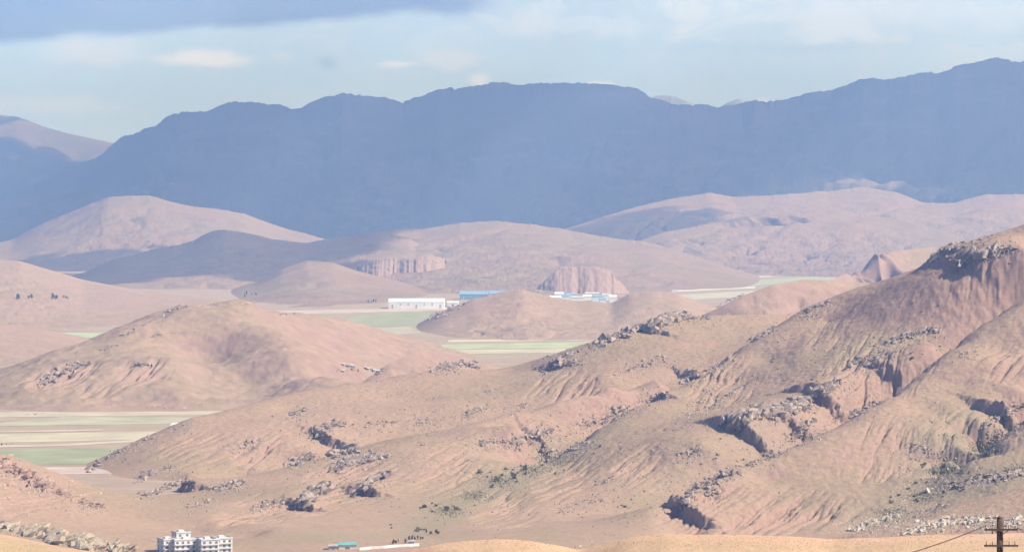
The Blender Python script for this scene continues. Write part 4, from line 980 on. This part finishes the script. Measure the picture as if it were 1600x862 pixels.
# road wall climbing from the sheds to the hut
def ribbon(name, pts, width, z0, z1, mat):
    V = []; Fc = []
    P = [ground(u, v) for u, v in pts]
    for p in P: V += [(p[0], p[1], p[2] + z0), (p[0], p[1], p[2] + z1), (p[0], p[1] + width, p[2] + z1), (p[0], p[1] + width, p[2] + z0)]
    for k in range(len(P) - 1):
        m = 4 * k
        for a in range(4): Fc.append((m + a, m + (a + 1) % 4, m + 4 + (a + 1) % 4, m + 4 + a))
    Fc += [(0, 3, 2, 1), (len(V) - 4, len(V) - 3, len(V) - 2, len(V) - 1)]
    return link_mesh(name, V, Fc, mat)
o = ribbon('road_wall', [(562,859),(580,857),(600,856),(620,854),(640,853),(655,852)], 0.6, -1.5, 1.5, M_white); tag(o, 'low white wall along the road right of the sheds', 'wall')

# ------------------------------------------------------------------ utility pole with wires
M_wood = plain('weathered dark timber', (0.10, 0.055, 0.035), 0.9, 0.35, 6, 0, 0.01)
M_steel = plain('rusty steel', (0.12, 0.075, 0.055), 0.7, 0.25, 8, 0.3)
M_porc = plain('brown porcelain', (0.16, 0.10, 0.075), 0.4, 0.15, 10)
M_wire = plain('wire', (0.10, 0.06, 0.045), 0.6, 0.1, 5, 0.4)
def tube(pts, r, n=8, r2=None):
    V = []; Fc = []; P = [Vector(p) for p in pts]
    for i, p in enumerate(P):
        d = (P[min(i + 1, len(P) - 1)] - P[max(i - 1, 0)]).normalized(); a = d.orthogonal().normalized(); b = d.cross(a)
        rr_ = r if r2 is None else r + (r2 - r) * i / (len(P) - 1)
        for k in range(n):
            t = 2 * math.pi * k / n; V.append(p + (a * math.cos(t) + b * math.sin(t)) * rr_)
    # keep rings aligned
    for i in range(len(P) - 1):
        for k in range(n): Fc.append((i * n + k, i * n + (k + 1) % n, (i + 1) * n + (k + 1) % n, (i + 1) * n + k))
    Fc += [tuple(reversed(range(n))), tuple(range(len(V) - n, len(V)))]
    return V, Fc
def merge(lst):
    V = []; Fc = []
    for v, f in lst:
        m = len(V); V += list(v); Fc += [tuple(a + m for a in q) for q in f]
    return V, Fc
PD = 140.0
px_ = lambda u: (u - 800) / F * PD
pz_ = lambda v: (HOR - v) / F * PD + CAMZ
cx = px_(1563); ztop = pz_(808); zg = height_at(cx, PD) - 0.4
pole = thing('utility_pole', 'dark timber utility pole with two crossarms at the lower right', 'utility pole', (cx, PD, zg))
Ht = ztop - zg
V, Fc = tube([(0, 0, 0), (0, 0, Ht * 0.5), (-0.02, 0, Ht)], 0.19, 14, 0.15); link_mesh('post', V, Fc, M_wood, pole, True)
V, Fc = tube([(-0.02, 0, Ht), (-0.02, 0, Ht + 0.06)], 0.16, 14, 0.10); link_mesh('cap', V, Fc, M_steel, pole)
z1 = pz_(826) - zg; z2 = pz_(851) - zg; s_px = PD / F
def crossarm(z, half, tilt):
    arm = boxes('crossarm', [(-half, half, -0.27, -0.18, z - 0.045, z + 0.045)], M_steel, pole)
    arm.rotation_euler = (0, tilt, 0)
    return arm
a1 = crossarm(z1, 0.80, 0.0); a2 = crossarm(z2, 0.82, 0.0)
def insulator(parent, x, z, up=True):
    s = 1 if up else -1; parts = []
    for k, (zz, r1, r2) in enumerate([(0.05, 0.02, 0.02), (0.09, 0.055, 0.03), (0.13, 0.05, 0.025), (0.17, 0.04, 0.02)]):
        parts.append(tube([(x, -0.225, z + s * zz), (x, -0.225, z + s * (zz + 0.04))], r1, 8, r2))
    V, Fc = merge(parts); link_mesh('insulator', V, Fc, M_porc, parent)
for x in (-0.72, -0.42, 0.38, 0.70): insulator(a1, x, z1, x not in (-0.42,))
for x in (-0.70, -0.40, 0.40, 0.68): insulator(a2, x, z2)
V, Fc = merge([tube([(-0.42, -0.24, z1), (-0.05, -0.2, z1 - 0.22)], 0.018, 6), tube([(0.40, -0.24, z1), (0.08, -0.2, z1 - 0.22)], 0.018, 6)]); link_mesh('brace', V, Fc, M_steel, pole)
def wire(label, p0, p1, sag, r=0.016):
    pts = []
    for k in range(41):
        t = k / 40; p = np.array(p0) * (1 - t) + np.array(p1) * t; p[2] -= sag * 4 * t * (1 - t); pts.append(tuple(p - np.array(p0)))
    V, Fc = tube(pts, r, 6); o = link_mesh('wire', V, Fc, M_wire, None, True, tuple(p0)); tag(o, label, 'wire'); return o
top = np.array([cx, PD - 0.225, zg]); 
wire('wire slanting down left from the upper crossarm of the pole', (cx - 0.72, PD - 0.225, zg + z1 + 0.2), (15.98, 125, CAMZ - 14.46), 0.10, 0.026)
wire('upper of the two wires leaving the pole to the right', (cx + 0.38, PD - 0.225, zg + z1 + 0.2), (29.75, 150, CAMZ - 16.3), 0.15, 0.018)
wire('lower of the two wires leaving the pole to the right', (cx + 0.70, PD - 0.225, zg + z1 + 0.15), (29.75, 150, CAMZ - 17.7), 0.15, 0.018)
